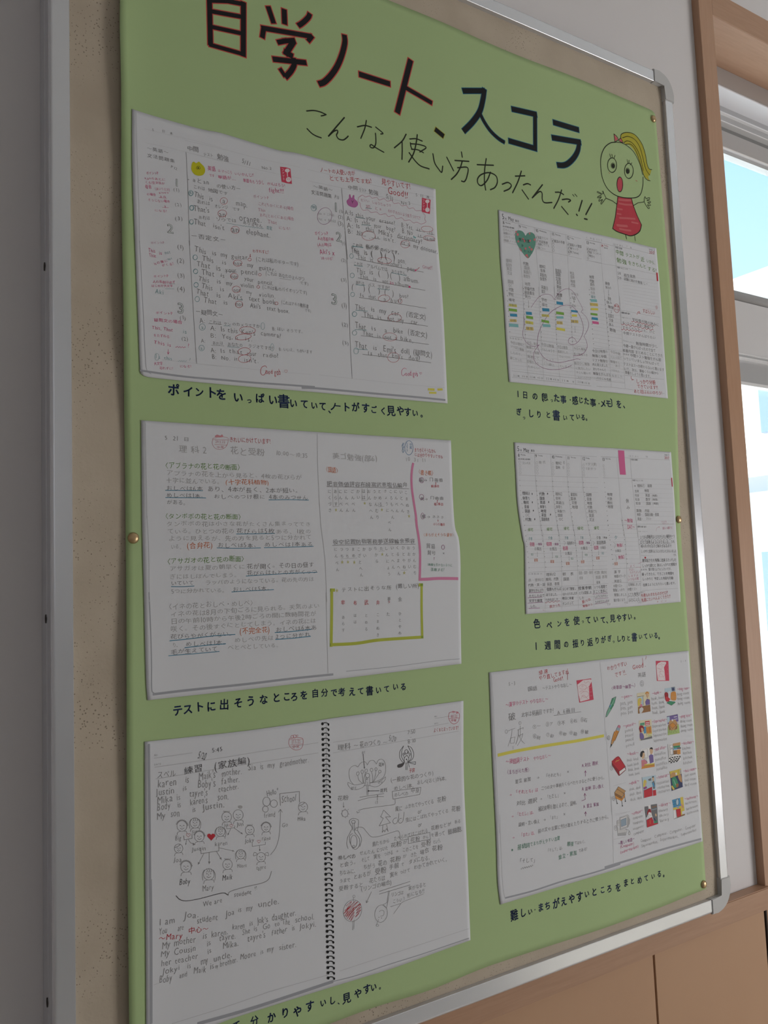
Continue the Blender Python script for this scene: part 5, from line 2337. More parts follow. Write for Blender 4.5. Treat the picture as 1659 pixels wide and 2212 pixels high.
# ------------------------------------------------------------------ planner with heart
run('''S diary_heart
V 1070 440 7.213
C rule
L 5 105 248 600 370 1100 485 1328 545
L 4 130 598 350 645 630 708 880 760 1120 808 1345 862
L 4 358 315 375 730 410 1100 445 1443
L 4 608 380 640 800 680 1200 690 1443
L 4 853 435 890 760 915 1200 925 1443
L 4 1095 490 1125 810 1145 1200 1155 1443
L 5 1405 560 1659 605
L 4 1420 882 1659 925
V 1080 620 7.541
R 14 2.2 130 90 1400 330 165 800 1420 960
L 4 365 0 400 600 445 1300 465 1520
L 4 628 0 650 500 690 1200 718 1540
L 4 880 0 900 500 945 1200 985 1560
L 4 1120 0 1155 500 1190 1000 1235 1590
L 5 155 800 700 880 1430 990
R 8 2.2 190 900 1420 1060 195 1330 1480 1470
L 5 195 1365 800 1440 1480 1512
L 6 200 1470 800 1535 1485 1612
L 4 1515 990 1659 1010
L 6 1575 1615 1659 1625
V 1250 490 8.295
L 5 125 228 600 335 1000 410 1370 500
L 4 150 598 390 655 670 700 1000 770 1400 855
L 4 380 300 420 780 470 1350 510 1742
L 5 635 345 680 800 720 1200 760 1742
R 10 2 760 870 1400 960 830 1380 1440 1500
L 4 745 1490 1100 1560 1450 1620
V 1240 640 7.541
L 4 495 0 540 500 580 1000 605 1480
L 4 740 0 780 600 805 1000 832 1500
L 4 310 845 560 865 780 900
R 9 2 310 920 800 985 350 1330 830 1400
L 5 355 1368 600 1390 825 1415
L 5 370 1465 600 1482 830 1505 975 1528
L 5 830 1285 1150 1325 1465 1355
L 5 1400 1575 1475 1582
R 12 2 250 100 760 200 310 800 790 880
C print
V 1070 440 7.213
KIND 1
T 102 200 142 205 92 5
T 150 232 175 238 32 月
T 200 228 290 248 66 May
T 308 265 370 278 40 皐月
T 112 295 148 300 56 8
T 158 295 240 312 22 Monday
T 115 350 295 385 28 自分の時 朝日の朝 時間帯
T 368 358 400 362 56 9
T 408 352 492 375 22 Tuesday
T 625 418 672 425 56 10
T 685 420 800 448 24 Wednesday
T 875 470 915 478 56 11
T 930 475 1020 500 24 Thursday
T 1110 530 1158 538 56 12
T 1165 530 1228 550 24 Friday
T 1415 605 1458 612 56 13
T 1470 605 1555 625 24 Saturday
V 1250 490 8.295
T 650 365 780 395 34 今週の目標
T 685 725 880 760 34 今週すること メモ
T 765 1535 925 1560 34 1週間の振り返り
T 1260 405 1365 425 26 WEEK 19
T 455 375 520 388 28 母の日
C red
T 398 335 442 345 58 14
T 455 328 530 350 26 Sunday
T 1262 455 1368 470 60 2017
F 1390 822 1415 822 1428 972 1402 972
C lprint
T 120 190 420 245 38 く 今日 1 1 5
T 615 310 800 345 36 1まで あと 
T 850 345 970 385 36 1 名
C lpencil
V 1070 440 7.213
T 120 400 330 440 44 口ろんごてん
T 125 455 320 490 44 国数おい 対
T 130 510 310 545 44 口おりっけ
T 130 565 330 605 42 国語ノート
C pencil
T 628 520 825 550 50 ☑英語プリント
T 630 575 820 615 48 ☑対話発表
T 635 625 840 660 44 ○漢熟いてくる
T 640 680 785 710 44 ○国こいー
T 875 575 1080 610 50 ☑朝活の予想
T 1118 630 1345 672 50 ☑国語ハイ復習
T 1122 685 1295 718 42 ☑朝ワーク
T 1125 740 1300 775 42 ☑例(フonoe)
O 3 900 630 14 18
O 3 903 678 14 18
O 3 906 728 14 18
O 3 1148 778 14 18
T 1420 700 1590 735 44 ☑#片大ぼう
T 1428 750 1650 790 44 ☑物語 ファンタジー
T 1440 800 1550 835 40 ○朝空×2
O 3 1445 850 12 16
V 1070 440 7.213
C lpencil
T 165 885 260 895 62 理科1
T 165 950 262 965 62 保育外
T 175 1010 260 1025 62 美芸
T 185 1075 262 1090 62 文法
T 195 1210 285 1225 62 国語
T 205 1275 265 1285 50 OC
C pencil
T 210 1335 288 1350 62 代数
T 205 1405 285 1420 56 学校
T 430 930 520 945 60 代数
C lpencil
T 445 995 540 1010 62 国語
T 440 1060 560 1075 62 英語(F)
T 440 1125 545 1145 62 体育外
T 460 1250 545 1255 56 地理
C pencil
T 455 1320 615 1340 62 学級代表
T 455 1385 610 1400 62 昼読書会
T 685 975 785 990 58 理科2
T 700 1040 780 1050 56 音楽
T 695 1105 800 1125 62 英語(内)
T 695 1170 800 1185 62 体育外
T 715 1300 820 1320 62 英語(1)
T 720 1365 780 1375 60 国文
T 935 1040 1030 1060 66 家庭科
T 940 1100 1020 1110 66 国語
T 940 1165 1020 1180 66 文理
T 955 1225 1025 1240 66 英会
T 955 1290 1030 1310 66 美術
T 960 1345 1020 1360 56 はな
T 955 1415 1040 1430 60 地理
C lpencil
T 1160 1080 1230 1090 60 地法
T 1170 1140 1235 1150 60 国英
T 1170 1205 1245 1220 60 地理
T 1175 1265 1250 1280 60 代数
C pencil
V 1080 620 7.541
T 145 205 245 222 58 帰宅
T 405 150 500 170 60 努力
A 4 463 220 468 335 18
T 675 200 765 220 58 学校
T 685 285 775 305 60 帰宅
C lpencil
T 920 175 1000 190 56 国語
C pencil
T 925 125 1015 140 60 地理
T 1165 165 1240 190 56 1名
A 4 1205 190 1208 250 18
A 4 1222 640 1225 738 10
T 1165 290 1245 310 50 ぶん
T 1160 100 1275 125 42 は2(1)
V 1250 490 8.295
T 190 895 275 905 64 地理
T 195 965 280 985 64 代数
T 205 1030 285 1045 60 英作
C lpencil
T 210 1105 295 1120 60 国語
T 215 1180 295 1190 60 今見
C teal
T 220 1250 305 1265 60 帰宅
C pencil
T 475 1010 560 1025 66 朝食
T 480 1080 585 1100 60 休みの
A 4 535 1130 540 1230 14
T 700 830 755 840 56 5/8
T 700 910 765 930 56 5/9
T 810 865 1020 900 70 校生発表
T 810 930 1240 1030 60 試験に向けた勉強 しー
C gpen
T 660 440 805 490 90 中間
T 835 500 1090 545 82 テストが
T 1110 580 1180 590 92 近
T 1215 605 1400 660 74 いから、
T 675 590 865 640 98 勉強
T 885 640 1215 720 84 をきちんと
T 1230 740 1400 790 84 する!
C red
T 1145 1500 1370 1545 88 すばらしい
L 6 1378 1418 1395 1480
L 6 1400 1412 1408 1470
B 6 1045 1575 1060 1530 1090 1520 1085 1545 1065 1540 1110 1550
O 5 680 1460 50 78 -.1
T 640 1415 725 1430 40 部活
T 645 1475 730 1490 38 がんばれ
V 1240 640 7.541
C pencil
T 550 30 605 50 60 昼食
T 530 95 620 110 56 休み
T 555 165 640 190 56 勉強
A 4 605 225 608 270 14
T 550 310 650 330 62 主国文
T 570 385 640 400 60 夕食
T 570 455 645 475 60 休み
T 580 540 680 565 62 勉強
C lprint
T 765 265 915 290 30 1週間の振り返り
T 775 345 925 365 24 今週できたこと
T 790 720 985 760 26 できなかったこと
T 800 940 900 955 28 改善案
C pencil
T 945 375 1390 470 56 学校祭が間の休みに
T 785 430 1300 515 54 あったので、数多く勉強がす
T 785 500 1320 590 52 すめられなかった、けど
T 800 595 1330 680 54 中間テストがんばりたい
T 1005 765 1370 820 60 勉強時間が少し
T 800 800 1330 890 60 今週一番がんばったので全て
T 790 880 1450 970 60 本番内容 まとめることにできた
T 915 960 1420 1040 60 中間テスト勉強をがん前
T 800 1010 1390 1110 56 っていていましょ!がんばって
T 805 1100 1470 1200 60 テストはスーか終わらないと思います
T 815 1180 1380 1255 54 いて、次は、漫画くらい前から
T 830 1240 1270 1310 60 準備をしようと思います。
T 295 890 550 905 54 今日は地理の
T 295 965 530 985 54 勉強と中間
T 295 1040 550 1060 54 テスト勉強な
T 300 1110 550 1130 52 内を覚えました
T 305 1185 525 1200 50 次もちゃんと
T 310 1255 600 1285 52 勉強をがんばる
T 365 1330 605 1360 46 ここにも名前
C lpencil
T 590 900 755 945 52 今日中間
T 590 990 775 1010 50 テストの日で
T 590 1060 755 1090 50 勉強をし
T 670 1130 760 1150 50 あと
T 600 1200 745 1230 46 つかれた
T 610 1290 795 1315 46 ねました
V 1080 620 7.541
T 170 900 400 950 54 今日は理科と
T 175 960 390 1030 52 いっぱい勉強
T 165 1060 380 1110 50 したので、
T 165 1150 360 1200 50 楽しかった
T 440 905 620 930 54 今日、休み
T 430 975 630 1000 52 勉強したい
T 440 1050 640 1080 52 けど、宿題
T 445 1130 640 1165 52 発表して
T 435 1205 640 1250 52 合唱をした
T 450 1290 650 1330 46 たのしい!
T 670 930 880 970 58 今日は勉強
T 675 1010 890 1050 56 けんしゅうで
T 690 1170 890 1190 46 ちょっと
T 710 1240 890 1280 48 とても疲れた
T 935 975 1100 990 62 今日は勉強
T 940 1050 1110 1070 52 長続きした
T 960 1130 1150 1150 46 でもつかれ
T 970 1290 1180 1300 46 てしまった
T 1200 1000 1400 1020 48 今日も勉強
T 1200 1090 1430 1110 48 長く勉強でき
T 1210 1240 1460 1260 54 毎日少し勉強
T 1230 1320 1480 1340 52 に努力したい
T 1240 1390 1480 1410 46 すこし遊んで
T 1240 1470 1650 1490 42 これからもがんばりたいです
C lprint
T 160 830 365 860 30 思った事・感じた事・メモ
C pencil
T 215 1445 465 1465 34 22時 30分
T 480 1465 710 1490 34 22時 45分
T 745 1490 975 1520 36 22時40分
T 1000 1520 1225 1550 34 22時 分
T 1260 1545 1475 1575 36 23時10分
C red
V 1240 640 7.541
W 6 10 7 935 405 1310 488
W 6 11 8 770 450 1295 552
W 6 10 6 770 535 1105 580
T 1010 1385 1330 1405 84 しっかり分析
T 1025 1465 1365 1490 72 できています!!
T 975 1545 1435 1580 72 あと1日ぶんいのろう!
B 6 930 1305 935 1345 975 1365 950 1355 948 1372
C plum
V 1080 620 7.541
B 4 505 335 570 240 650 150 760 115 840 140 885 205
B 4 885 205 940 120 1020 50 1110 30 1190 75 1290 240 1348 360 1325 405 1400 480 1445 590 1430 690 1370 800
B 5 1370 800 1410 890 1420 980 1370 1070 1280 1115 1195 1122
B 4 385 480 395 600 375 720 375 800 420 890 500 955 570 968 640 940
B 5 640 940 590 1000 550 1080 555 1180 620 1270 740 1330 880 1345 1050 1325 1165 1275
B 5 1310 1182 1250 1172 1150 1195 1000 1228 880 1220 750 1175 660 1080 612 960 620 800 680 630 800 440 930 340 1060 295 1180 320 1280 430 1350 600 1355 730 1300 860 1220 930 1150 935 1115 890 1130 840 1180 822 1225 850 1245 900
C hyel
L 42 145 292 275 308
L 40 682 462 800 470
C hgrn
L 44 145 368 278 384
C hblu
L 46 165 455 280 462
C hoch
L 44 162 545 270 548
C hcya
L 52 148 618 300 632
C hblu
L 48 425 425 520 432
C hgrn
L 44 428 488 540 504
C hyel
L 46 415 570 542 590
C hoch
L 54 425 672 545 682
C hblu
L 50 690 368 805 376
C hgrn
L 42 678 548 800 572
C hcya
L 46 695 625 822 632
C hblu
L 48 922 256 1028 272
C hgrn
L 42 915 418 1042 436
C hcya
L 38 918 495 1035 496
C hyel
L 24 912 492 935 494
C hoch
L 48 925 580 1020 586
C hyel
L 42 920 676 1060 700
C hblu
L 34 1160 388 1268 402
C hyel
L 34 1170 464 1255 466
C hoch
L 46 1160 556 1275 566
V 1250 490 8.295
C hcya
L 48 212 1318 328 1325
C hoch
L 52 205 1388 345 1398
C hyel
L 38 218 1472 350 1480
C hgrn
L 38 215 1560 338 1574
C hblu
L 46 235 1638 345 1652
C hpin
L 46 245 1710 360 1725
C pencil
V 1080 620 7.541
T 150 290 270 302 44 音楽部
T 168 545 265 550 44 夕飯
T 425 578 538 588 44 自由に
T 430 672 540 682 46 練習
T 688 462 795 468 44 自由に
T 930 580 1015 586 44 夕食
T 1165 558 1265 566 46 練習
V 1250 490 8.295
T 215 1392 340 1400 46 どぞん
P picture:green heart sticker with pink spots
V 1070 440 7.213
C heart
Q 505 850 430 770 350 650 315 560 310 460 345 418 410 425 450 460 470 497 500 460 550 445 600 470 625 530 628 620 600 720 555 800
C hdot
E 348 480 18 22
E 325 440 12 18
E 535 465 12 14
E 430 550 15 16
E 455 582 14 22
E 540 577 14 16
E 358 588 14 16
E 612 560 14 20
E 472 698 15 18
E 535 680 14 16
E 565 712 16 20
E 488 805 20 20
F 375 690 395 700 415 745 400 740
F 505 815 520 830 505 850 495 840
C c_dark
T 365 555 535 590 58 努力大賞
T 405 650 440 655 54 か
T 435 730 480 740 40 と
T 500 745 575 755 40 んど
P -
''')
def dots(pts, pen='pencil', r=4):
    st['pen'] = pen
    for (x0, y0, x1, y1, n) in pts:
        for i in range(n):
            t = i / (n - 1); o = off()
            fill(uvpts(ell(x0 + (x1 - x0) * t, y0 + (y1 - y0) * t, r, r * 1.1, 0, 8), o), o)
run('V 1080 620 7.541')
dots([(115, 60, 160, 730, 9), (385, 25, 415, 775, 10), (655, 160, 675, 815, 9), (905, 205, 925, 935, 10), (1150, 180, 1178, 890, 10), (1455, 45, 1525, 925, 12)], r=6)
run('V 1240 640 7.541')
dots([(505, 60, 575, 800, 11)], r=6)
# ------------------------------------------------------------------ planner with magenta tab
run('''S diary_tab
V 1100 940 7.541
C rule
L 5 130 282 700 312 1425 350
L 4 155 650 700 672 1450 692
L 4 410 295 425 660 470 1200 520 1490 560 1659
L 4 670 315 695 670 740 1200 785 1480 825 1659
L 4 925 325 945 680 990 1200 1040 1480 1075 1659
L 4 1172 340 1190 690 1235 1200 1285 1480 1320 1659
L 5 1495 352 1659 360
L 4 1530 692 1659 700
R 3 2.2 170 740 1450 775 180 905 1450 935
V 1280 960 8.295
L 5 150 218 700 245 1380 280
L 4 188 600 700 610 1430 635
L 4 430 240 470 640 500 1100 545 1450 570 1659
L 5 675 250 700 600 745 1000 785 1430 812 1659
R 9 2 745 705 1440 720 785 1365 1450 1370
L 4 785 1430 1100 1428 1455 1425
V 1120 1130 8.295
R 10 2.2 105 40 1580 35 190 800 1590 760
L 5 180 882 900 850 1595 822
L 4 390 40 440 300 475 800 480 1590
L 4 690 40 740 300 770 700 775 1550
L 4 975 40 1020 300 1060 800 1075 1530
L 4 1245 40 1300 300 1330 700 1350 1500
L 5 170 1165 900 1125 1605 1085
R 5 2.2 165 1250 1600 1175 165 1500 1600 1430
L 4 160 1530 500 1520 1050 1475 1600 1440
V 1280 1120 7.9
L 4 740 98 1050 98 1388 98
L 4 490 0 560 350 580 800 600 1450
L 4 740 0 790 400 820 800 825 1450
L 5 340 858 560 848 830 832
L 5 340 1100 560 1090 825 1078
L 4 845 1232 1150 1208 1455 1192
R 10 2 250 100 760 110 340 770 800 760
C print
V 1100 940 7.541
KIND 1
T 128 222 168 225 96 5
T 178 245 205 248 34 月
T 232 240 328 250 70 May
T 352 252 415 258 42 皐月
T 140 328 175 332 60 8
T 188 318 272 326 24 Monday
T 145 388 342 396 28 自分の時 朝日の朝 時間帯
T 420 338 455 342 60 9
T 465 328 548 338 24 Tuesday
T 690 355 740 360 60 10
T 752 345 868 356 25 Wednesday
T 942 370 982 374 60 11
T 1000 360 1088 368 25 Thursday
T 1188 382 1240 386 60 12
T 1248 372 1312 380 25 Friday
T 1512 395 1558 398 60 13
T 1568 382 1655 388 25 Saturday
V 1280 960 8.295
T 682 270 805 278 34 今週の目標
T 712 642 905 650 34 今週すること メモ
T 800 1472 970 1478 36 1週間の振り返り
T 1290 188 1370 192 24 WEEK 19
C lprint
T 645 208 830 218 34 1まで あと
T 945 218 995 222 34 1名
T 815 1560 990 1560 22 今週できたこと
C red
T 1288 240 1375 248 58 2017
F 1408 598 1425 598 1438 755 1422 757
C lpencil
V 1100 940 7.541
O 3 170 440 16 20
O 3 175 496 16 18
O 3 178 552 16 20
O 3 182 610 16 20
O 3 450 450 16 20
O 3 455 508 16 18
O 3 457 562 16 20
O 3 460 618 14 20
O 3 710 462 14 20
O 3 712 520 14 18
O 3 714 576 14 20
O 3 716 632 14 20
O 3 962 475 14 18
O 3 964 530 14 18
O 3 966 585 14 18
O 3 968 640 14 18
O 3 1212 488 14 18
O 3 1215 542 14 18
O 3 1217 595 14 18
O 3 1220 650 14 18
O 3 1535 498 12 18
O 3 1542 552 12 18
O 3 1546 606 12 18
O 3 1550 656 12 18
T 485 445 590 440 54 助 代
C pencil
T 210 455 345 458 50 コンパス
T 755 455 855 460 54 理科2
T 755 525 830 530 58 音州
T 875 448 910 450 48 ⑥
T 868 530 900 532 48 ④
C lpencil
T 1240 470 1425 475 56 イタリ(東)
T 1250 545 1420 552 50 1まがつ
C dpencil
T 212 945 335 955 62 理科1
T 218 1025 340 1030 62 体育ち
T 232 1095 318 1098 62 幾何
T 245 1165 325 1170 62 音楽
T 255 1235 340 1240 62 国語
C lpencil
T 262 1302 335 1305 56 OC
C dpencil
T 262 1372 365 1378 62 代数
T 485 955 580 960 62 代数
T 495 1030 580 1032 60 国語
T 500 1095 588 1098 60 英語
T 502 1165 605 1170 60 体育ち
T 515 1235 605 1240 60 地理
T 525 1300 605 1305 60 家庭
T 525 1370 655 1375 62 国語発表
T 362 958 388 960 46 ★
T 365 1095 390 1096 46 ★
T 380 1230 408 1232 46 ★
T 402 1370 430 1372 46 ★
T 612 955 638 956 46 ★
T 630 1092 656 1094 46 ★
T 660 1295 686 1297 46 ★
C pencil
T 750 958 865 962 58 理科2
T 755 1028 835 1032 56 音州
T 760 1098 895 1105 56 英語(1)
T 762 1168 865 1172 58 体育ち
T 785 1240 912 1240 54 英語(ワ)
T 790 1305 870 1308 54 国語
T 812 1370 880 1372 48 OC
T 1000 965 1110 972 62 家庭科
T 1000 1035 1092 1040 60 国表
T 1015 1100 1100 1105 60 文理
T 1022 1170 1120 1175 60 地理
T 1252 970 1345 975 60 国際
T 1262 1040 1345 1045 60 音楽
T 1268 1108 1350 1112 60 地理
T 1275 1172 1355 1178 60 代数
T 1288 1240 1425 1245 58 英語(ワ)
T 1298 1310 1380 1312 64 英詞
T 1305 1375 1385 1380 62 文法
V 1280 960 8.295
T 262 895 358 900 64 地理
T 265 975 355 978 64 代数
T 265 1045 358 1050 64 幾何
T 270 1115 370 1120 64 地理
T 595 1010 655 1015 86 休
T 605 1130 670 1132 76 み
T 748 745 775 746 44 ★
T 800 742 940 745 60 理科①
T 985 742 1065 745 60 宿題
T 755 835 830 838 52 音楽
T 930 828 1010 832 60 地理
T 760 912 835 915 54 社会
T 945 912 1028 915 60 英語
T 1062 918 1165 918 44 (地歴)
T 765 985 845 988 54 社会
T 952 985 1035 988 60 数学
T 1065 988 1172 990 44 (物理)
T 772 1055 865 1058 54 社会
T 960 1058 1045 1060 60 国語
T 1078 1060 1188 1062 46 (地歴)
T 785 1188 880 1192 62 算数
T 935 1188 1020 1190 60 内容
T 795 1258 895 1260 60 地理・
T 940 1258 1190 1258 64 国語活動・授業
T 805 1335 910 1338 60 英語・
T 960 1332 1055 1335 58 プリント
C pink
T 570 1362 720 1366 80 〜勉強
T 625 1480 755 1480 92 DAY〜
C lpink
T 1230 1385 1330 1380 36 いいね
T 1250 1420 1360 1415 34 すばらしい
T 1250 1505 1440 1490 52 良い週!だ
B 3 1138 1560 1150 1500 1195 1480 1190 1470
J 3 1178 1475 1200 1478 1190 1500
V 1120 1130 8.295
C gpen
T 168 122 265 118 66 帰宅
T 505 112 610 110 66 帰宅
T 810 98 910 94 66 帰宅
T 1055 96 1165 92 66 帰宅
T 1352 90 1445 86 66 帰宅
C teal
T 180 280 250 282 66 夕食
T 530 268 610 270 66 夕食
T 828 265 895 265 62 夕食
T 1105 262 1165 262 62 夕食
C pencil
T 1395 265 1475 262 66 夕食
C dpencil
T 1488 250 1590 262 36 ・体操
C pink
T 200 380 288 382 80 宿題
T 498 375 600 375 78 宿題
T 792 455 888 450 80 宿題
T 1078 352 1168 350 80 宿題
T 1350 445 1435 440 80 宿題
C plum
T 320 378 420 375 50 ・勉強
T 615 375 718 378 50 ・勉強
T 1188 355 1280 352 50 ・勉強
C pencil
T 285 460 412 462 66 お風呂
T 555 465 690 462 66 お風呂
T 835 545 960 540 66 お風呂
T 1112 450 1240 450 64 お風呂
T 1468 440 1565 438 60 お風呂
T 870 362 1035 355 68 宿題終わり
T 1400 352 1565 345 74 家庭教師
B 3 808 320 838 345 830 380 820 398
B 3 1325 320 1358 345 1345 385 1330 400
A 4 338 510 340 605 14 1
A 4 605 520 610 628 14 1
A 4 905 590 908 668 14 1
A 4 1142 505 1145 655 14 1
A 4 1435 495 1438 570 14 1
C dgpen
T 220 560 268 562 44 1日
T 652 600 712 602 44 1日
T 932 635 985 637 44 1日
T 1185 568 1240 570 44 1日
C teal
T 1485 540 1535 542 50 1日
C orange
T 280 665 348 662 62 就寝
T 570 690 640 690 62 就寝
T 848 725 918 722 62 就寝
T 1118 695 1182 692 62 就寝
T 1390 628 1455 625 62 就寝
C lprint
T 178 912 425 908 32 思った事・感じた事・メモ
C pencil
T 495 925 670 915 64 理科12
T 490 1010 720 1000 66 幾何、代数
T 510 1100 735 1085 66 英語、表現
T 790 915 850 912 66 幾何
T 925 915 990 905 66 表
T 805 1005 910 1000 66 国語
C lpencil
T 1080 895 1330 885 64 国語・国際・幾何
T 1090 985 1155 985 60 表現
T 175 1025 455 1015 60 表・理科12
T 1360 890 1580 880 66 代数 幾何
T 1380 975 1590 960 66 英語 表現
C pencil
T 170 1115 480 1100 60 代数・英・国
T 1395 1065 1465 1060 58 音楽
C dpencil
T 185 1215 455 1200 66 漢字をがんばり
T 190 1310 470 1295 62 ただしたので
T 190 1395 430 1385 62 文字を練習
T 210 1490 350 1485 60 した。
T 505 1190 770 1175 66 宿題もがんば
T 495 1285 720 1275 66 ありました。
T 485 1380 715 1365 66 つかれました
T 790 1180 1030 1170 62 はじめて勉強し
T 790 1275 1050 1255 60 なかったりましたが
T 785 1350 990 1345 60 明日に卒業
T 785 1450 990 1430 66 ガンバって
T 1070 1170 1310 1155 66 授業参観
T 1085 1255 1310 1240 60 とても緊張しま
T 1085 1345 1180 1340 60 した
T 1355 1150 1590 1135 66 いつも宿題で
T 1335 1235 1595 1215 66 すごく苦手に
T 1360 1320 1600 1300 64 しようになりたい
T 1375 1415 1630 1395 56 ものがりたいです
C plum
L 6 180 1252 440 1245
L 6 165 1340 430 1325
L 6 165 1435 440 1415
L 8 185 1530 380 1520
L 5 1330 1272 1600 1255
L 5 1370 1360 1610 1340
L 5 1370 1450 1600 1410
C red
W 5 12 4 480 1420 745 1400
T 555 1500 755 1465 60 良かった
T 1140 1420 1290 1360 66 頭いいね
T 1150 1490 1330 1460 50 勉強のう
T 375 1570 480 1550 34 . し
V 1280 1120 7.9
C teal
T 365 325 435 325 70 夕
C pink
T 415 460 515 455 66 勉強1
T 440 665 545 655 66 勉強2
C pencil
T 385 555 488 550 50 お風呂
B 3 358 405 385 430 385 470 372 505
B 3 388 632 408 660 408 700 400 735
C orange
T 372 775 432 770 60 就寝
C pencil
T 355 915 490 908 58 漢字
T 370 990 565 980 58 地理のワーク
T 370 1072 495 1065 50 英語12
T 355 1155 510 1145 60 中間テスト
T 350 1225 550 1215 60 勉強しっかり
T 370 1305 585 1300 60 勉強しました
T 360 1400 560 1385 60 頭が良くなり
T 540 1445 600 1440 50 です
T 245 1470 312 1465 50 です
T 605 1130 825 1120 58 1日勉強しました
T 600 1215 760 1200 60 中間テスト
T 600 1300 815 1280 60 とても勉強が
T 615 1390 805 1370 56 はかどった
T 768 1425 820 1425 46 した
C lpink
T 630 815 735 800 50 よく
T 620 875 715 870 48 がんばっ
T 635 925 825 905 50 たのでよしと
T 605 985 785 965 48 しますよ
T 600 1045 790 1025 56 いつもの笑
L 4 740 835 825 832
L 4 785 770 845 742
C lprint
T 820 632 1025 632 24 できなかったこと
T 820 875 930 872 32 改善案
T 820 1260 900 1250 26 先生から
C dpencil
T 812 315 1405 300 62 いつもは黒板見ないとわからない最初の一つ
T 812 400 1400 395 62 だけで出来るようになりました。うれ
T 825 478 1350 470 60 時々わすれるけど時々があるので
T 825 560 1430 555 62 しっかりと出来るようにいきたいとおもいました
T 1380 625 1445 622 50 です。
T 850 720 1430 705 66 朝早起きをを特殊に出来るたい!した
T 845 810 1440 780 60 しっかり読むと 次はしっかりと授業が
T 955 870 1365 858 54 受け答えようにしたいです。
T 840 955 1395 935 58 帰ってきたら、できごとを時間を
T 850 1035 1380 1015 56 しっかりと 予定した内容を行動
T 860 1135 1440 1100 56 出来るようになりたいと思います。
C pencil
W 4 14 11 785 355 1360 345
W 4 14 11 790 435 1340 430
W 4 9 4 600 1330 800 1320
W 4 8 4 615 1415 805 1400
C red
E 900 668 14 16
T 825 1320 1285 1265 70 今週もわすれものがゼロ!!
T 835 1400 1330 1325 70 先週にたいへんよくできた!!
T 1030 1430 1330 1400 34 . すごい .
P picture:magenta sticky tab
V 1280 960 8.295
C c_pink
C hpin
F 457 105 567 112 580 320 597 545 492 540 470 300
P -
''')
run('V 1100 940 7.541')
dots([(172, 735, 180, 905, 3), (445, 745, 450, 912, 3), (710, 752, 718, 918, 3), (960, 762, 970, 926, 3), (1210, 770, 1225, 932, 3), (180, 905, 250, 1468, 9), (450, 912, 518, 1468, 9), (718, 918, 788, 1466, 9), (970, 926, 1042, 1466, 9), (1225, 932, 1292, 1466, 9), (1550, 775, 1612, 1465, 10)], r=5)
run('V 1120 1130 8.295')
dots([(112, 40, 190, 800, 9), (405, 38, 490, 790, 9), (700, 36, 785, 778, 9), (980, 36, 1068, 768, 9), (1255, 35, 1342, 760, 9)], r=6)
run('V 1280 1120 7.9')
dots([(255, 40, 352, 780, 10), (505, 35, 595, 772, 10)], r=6)
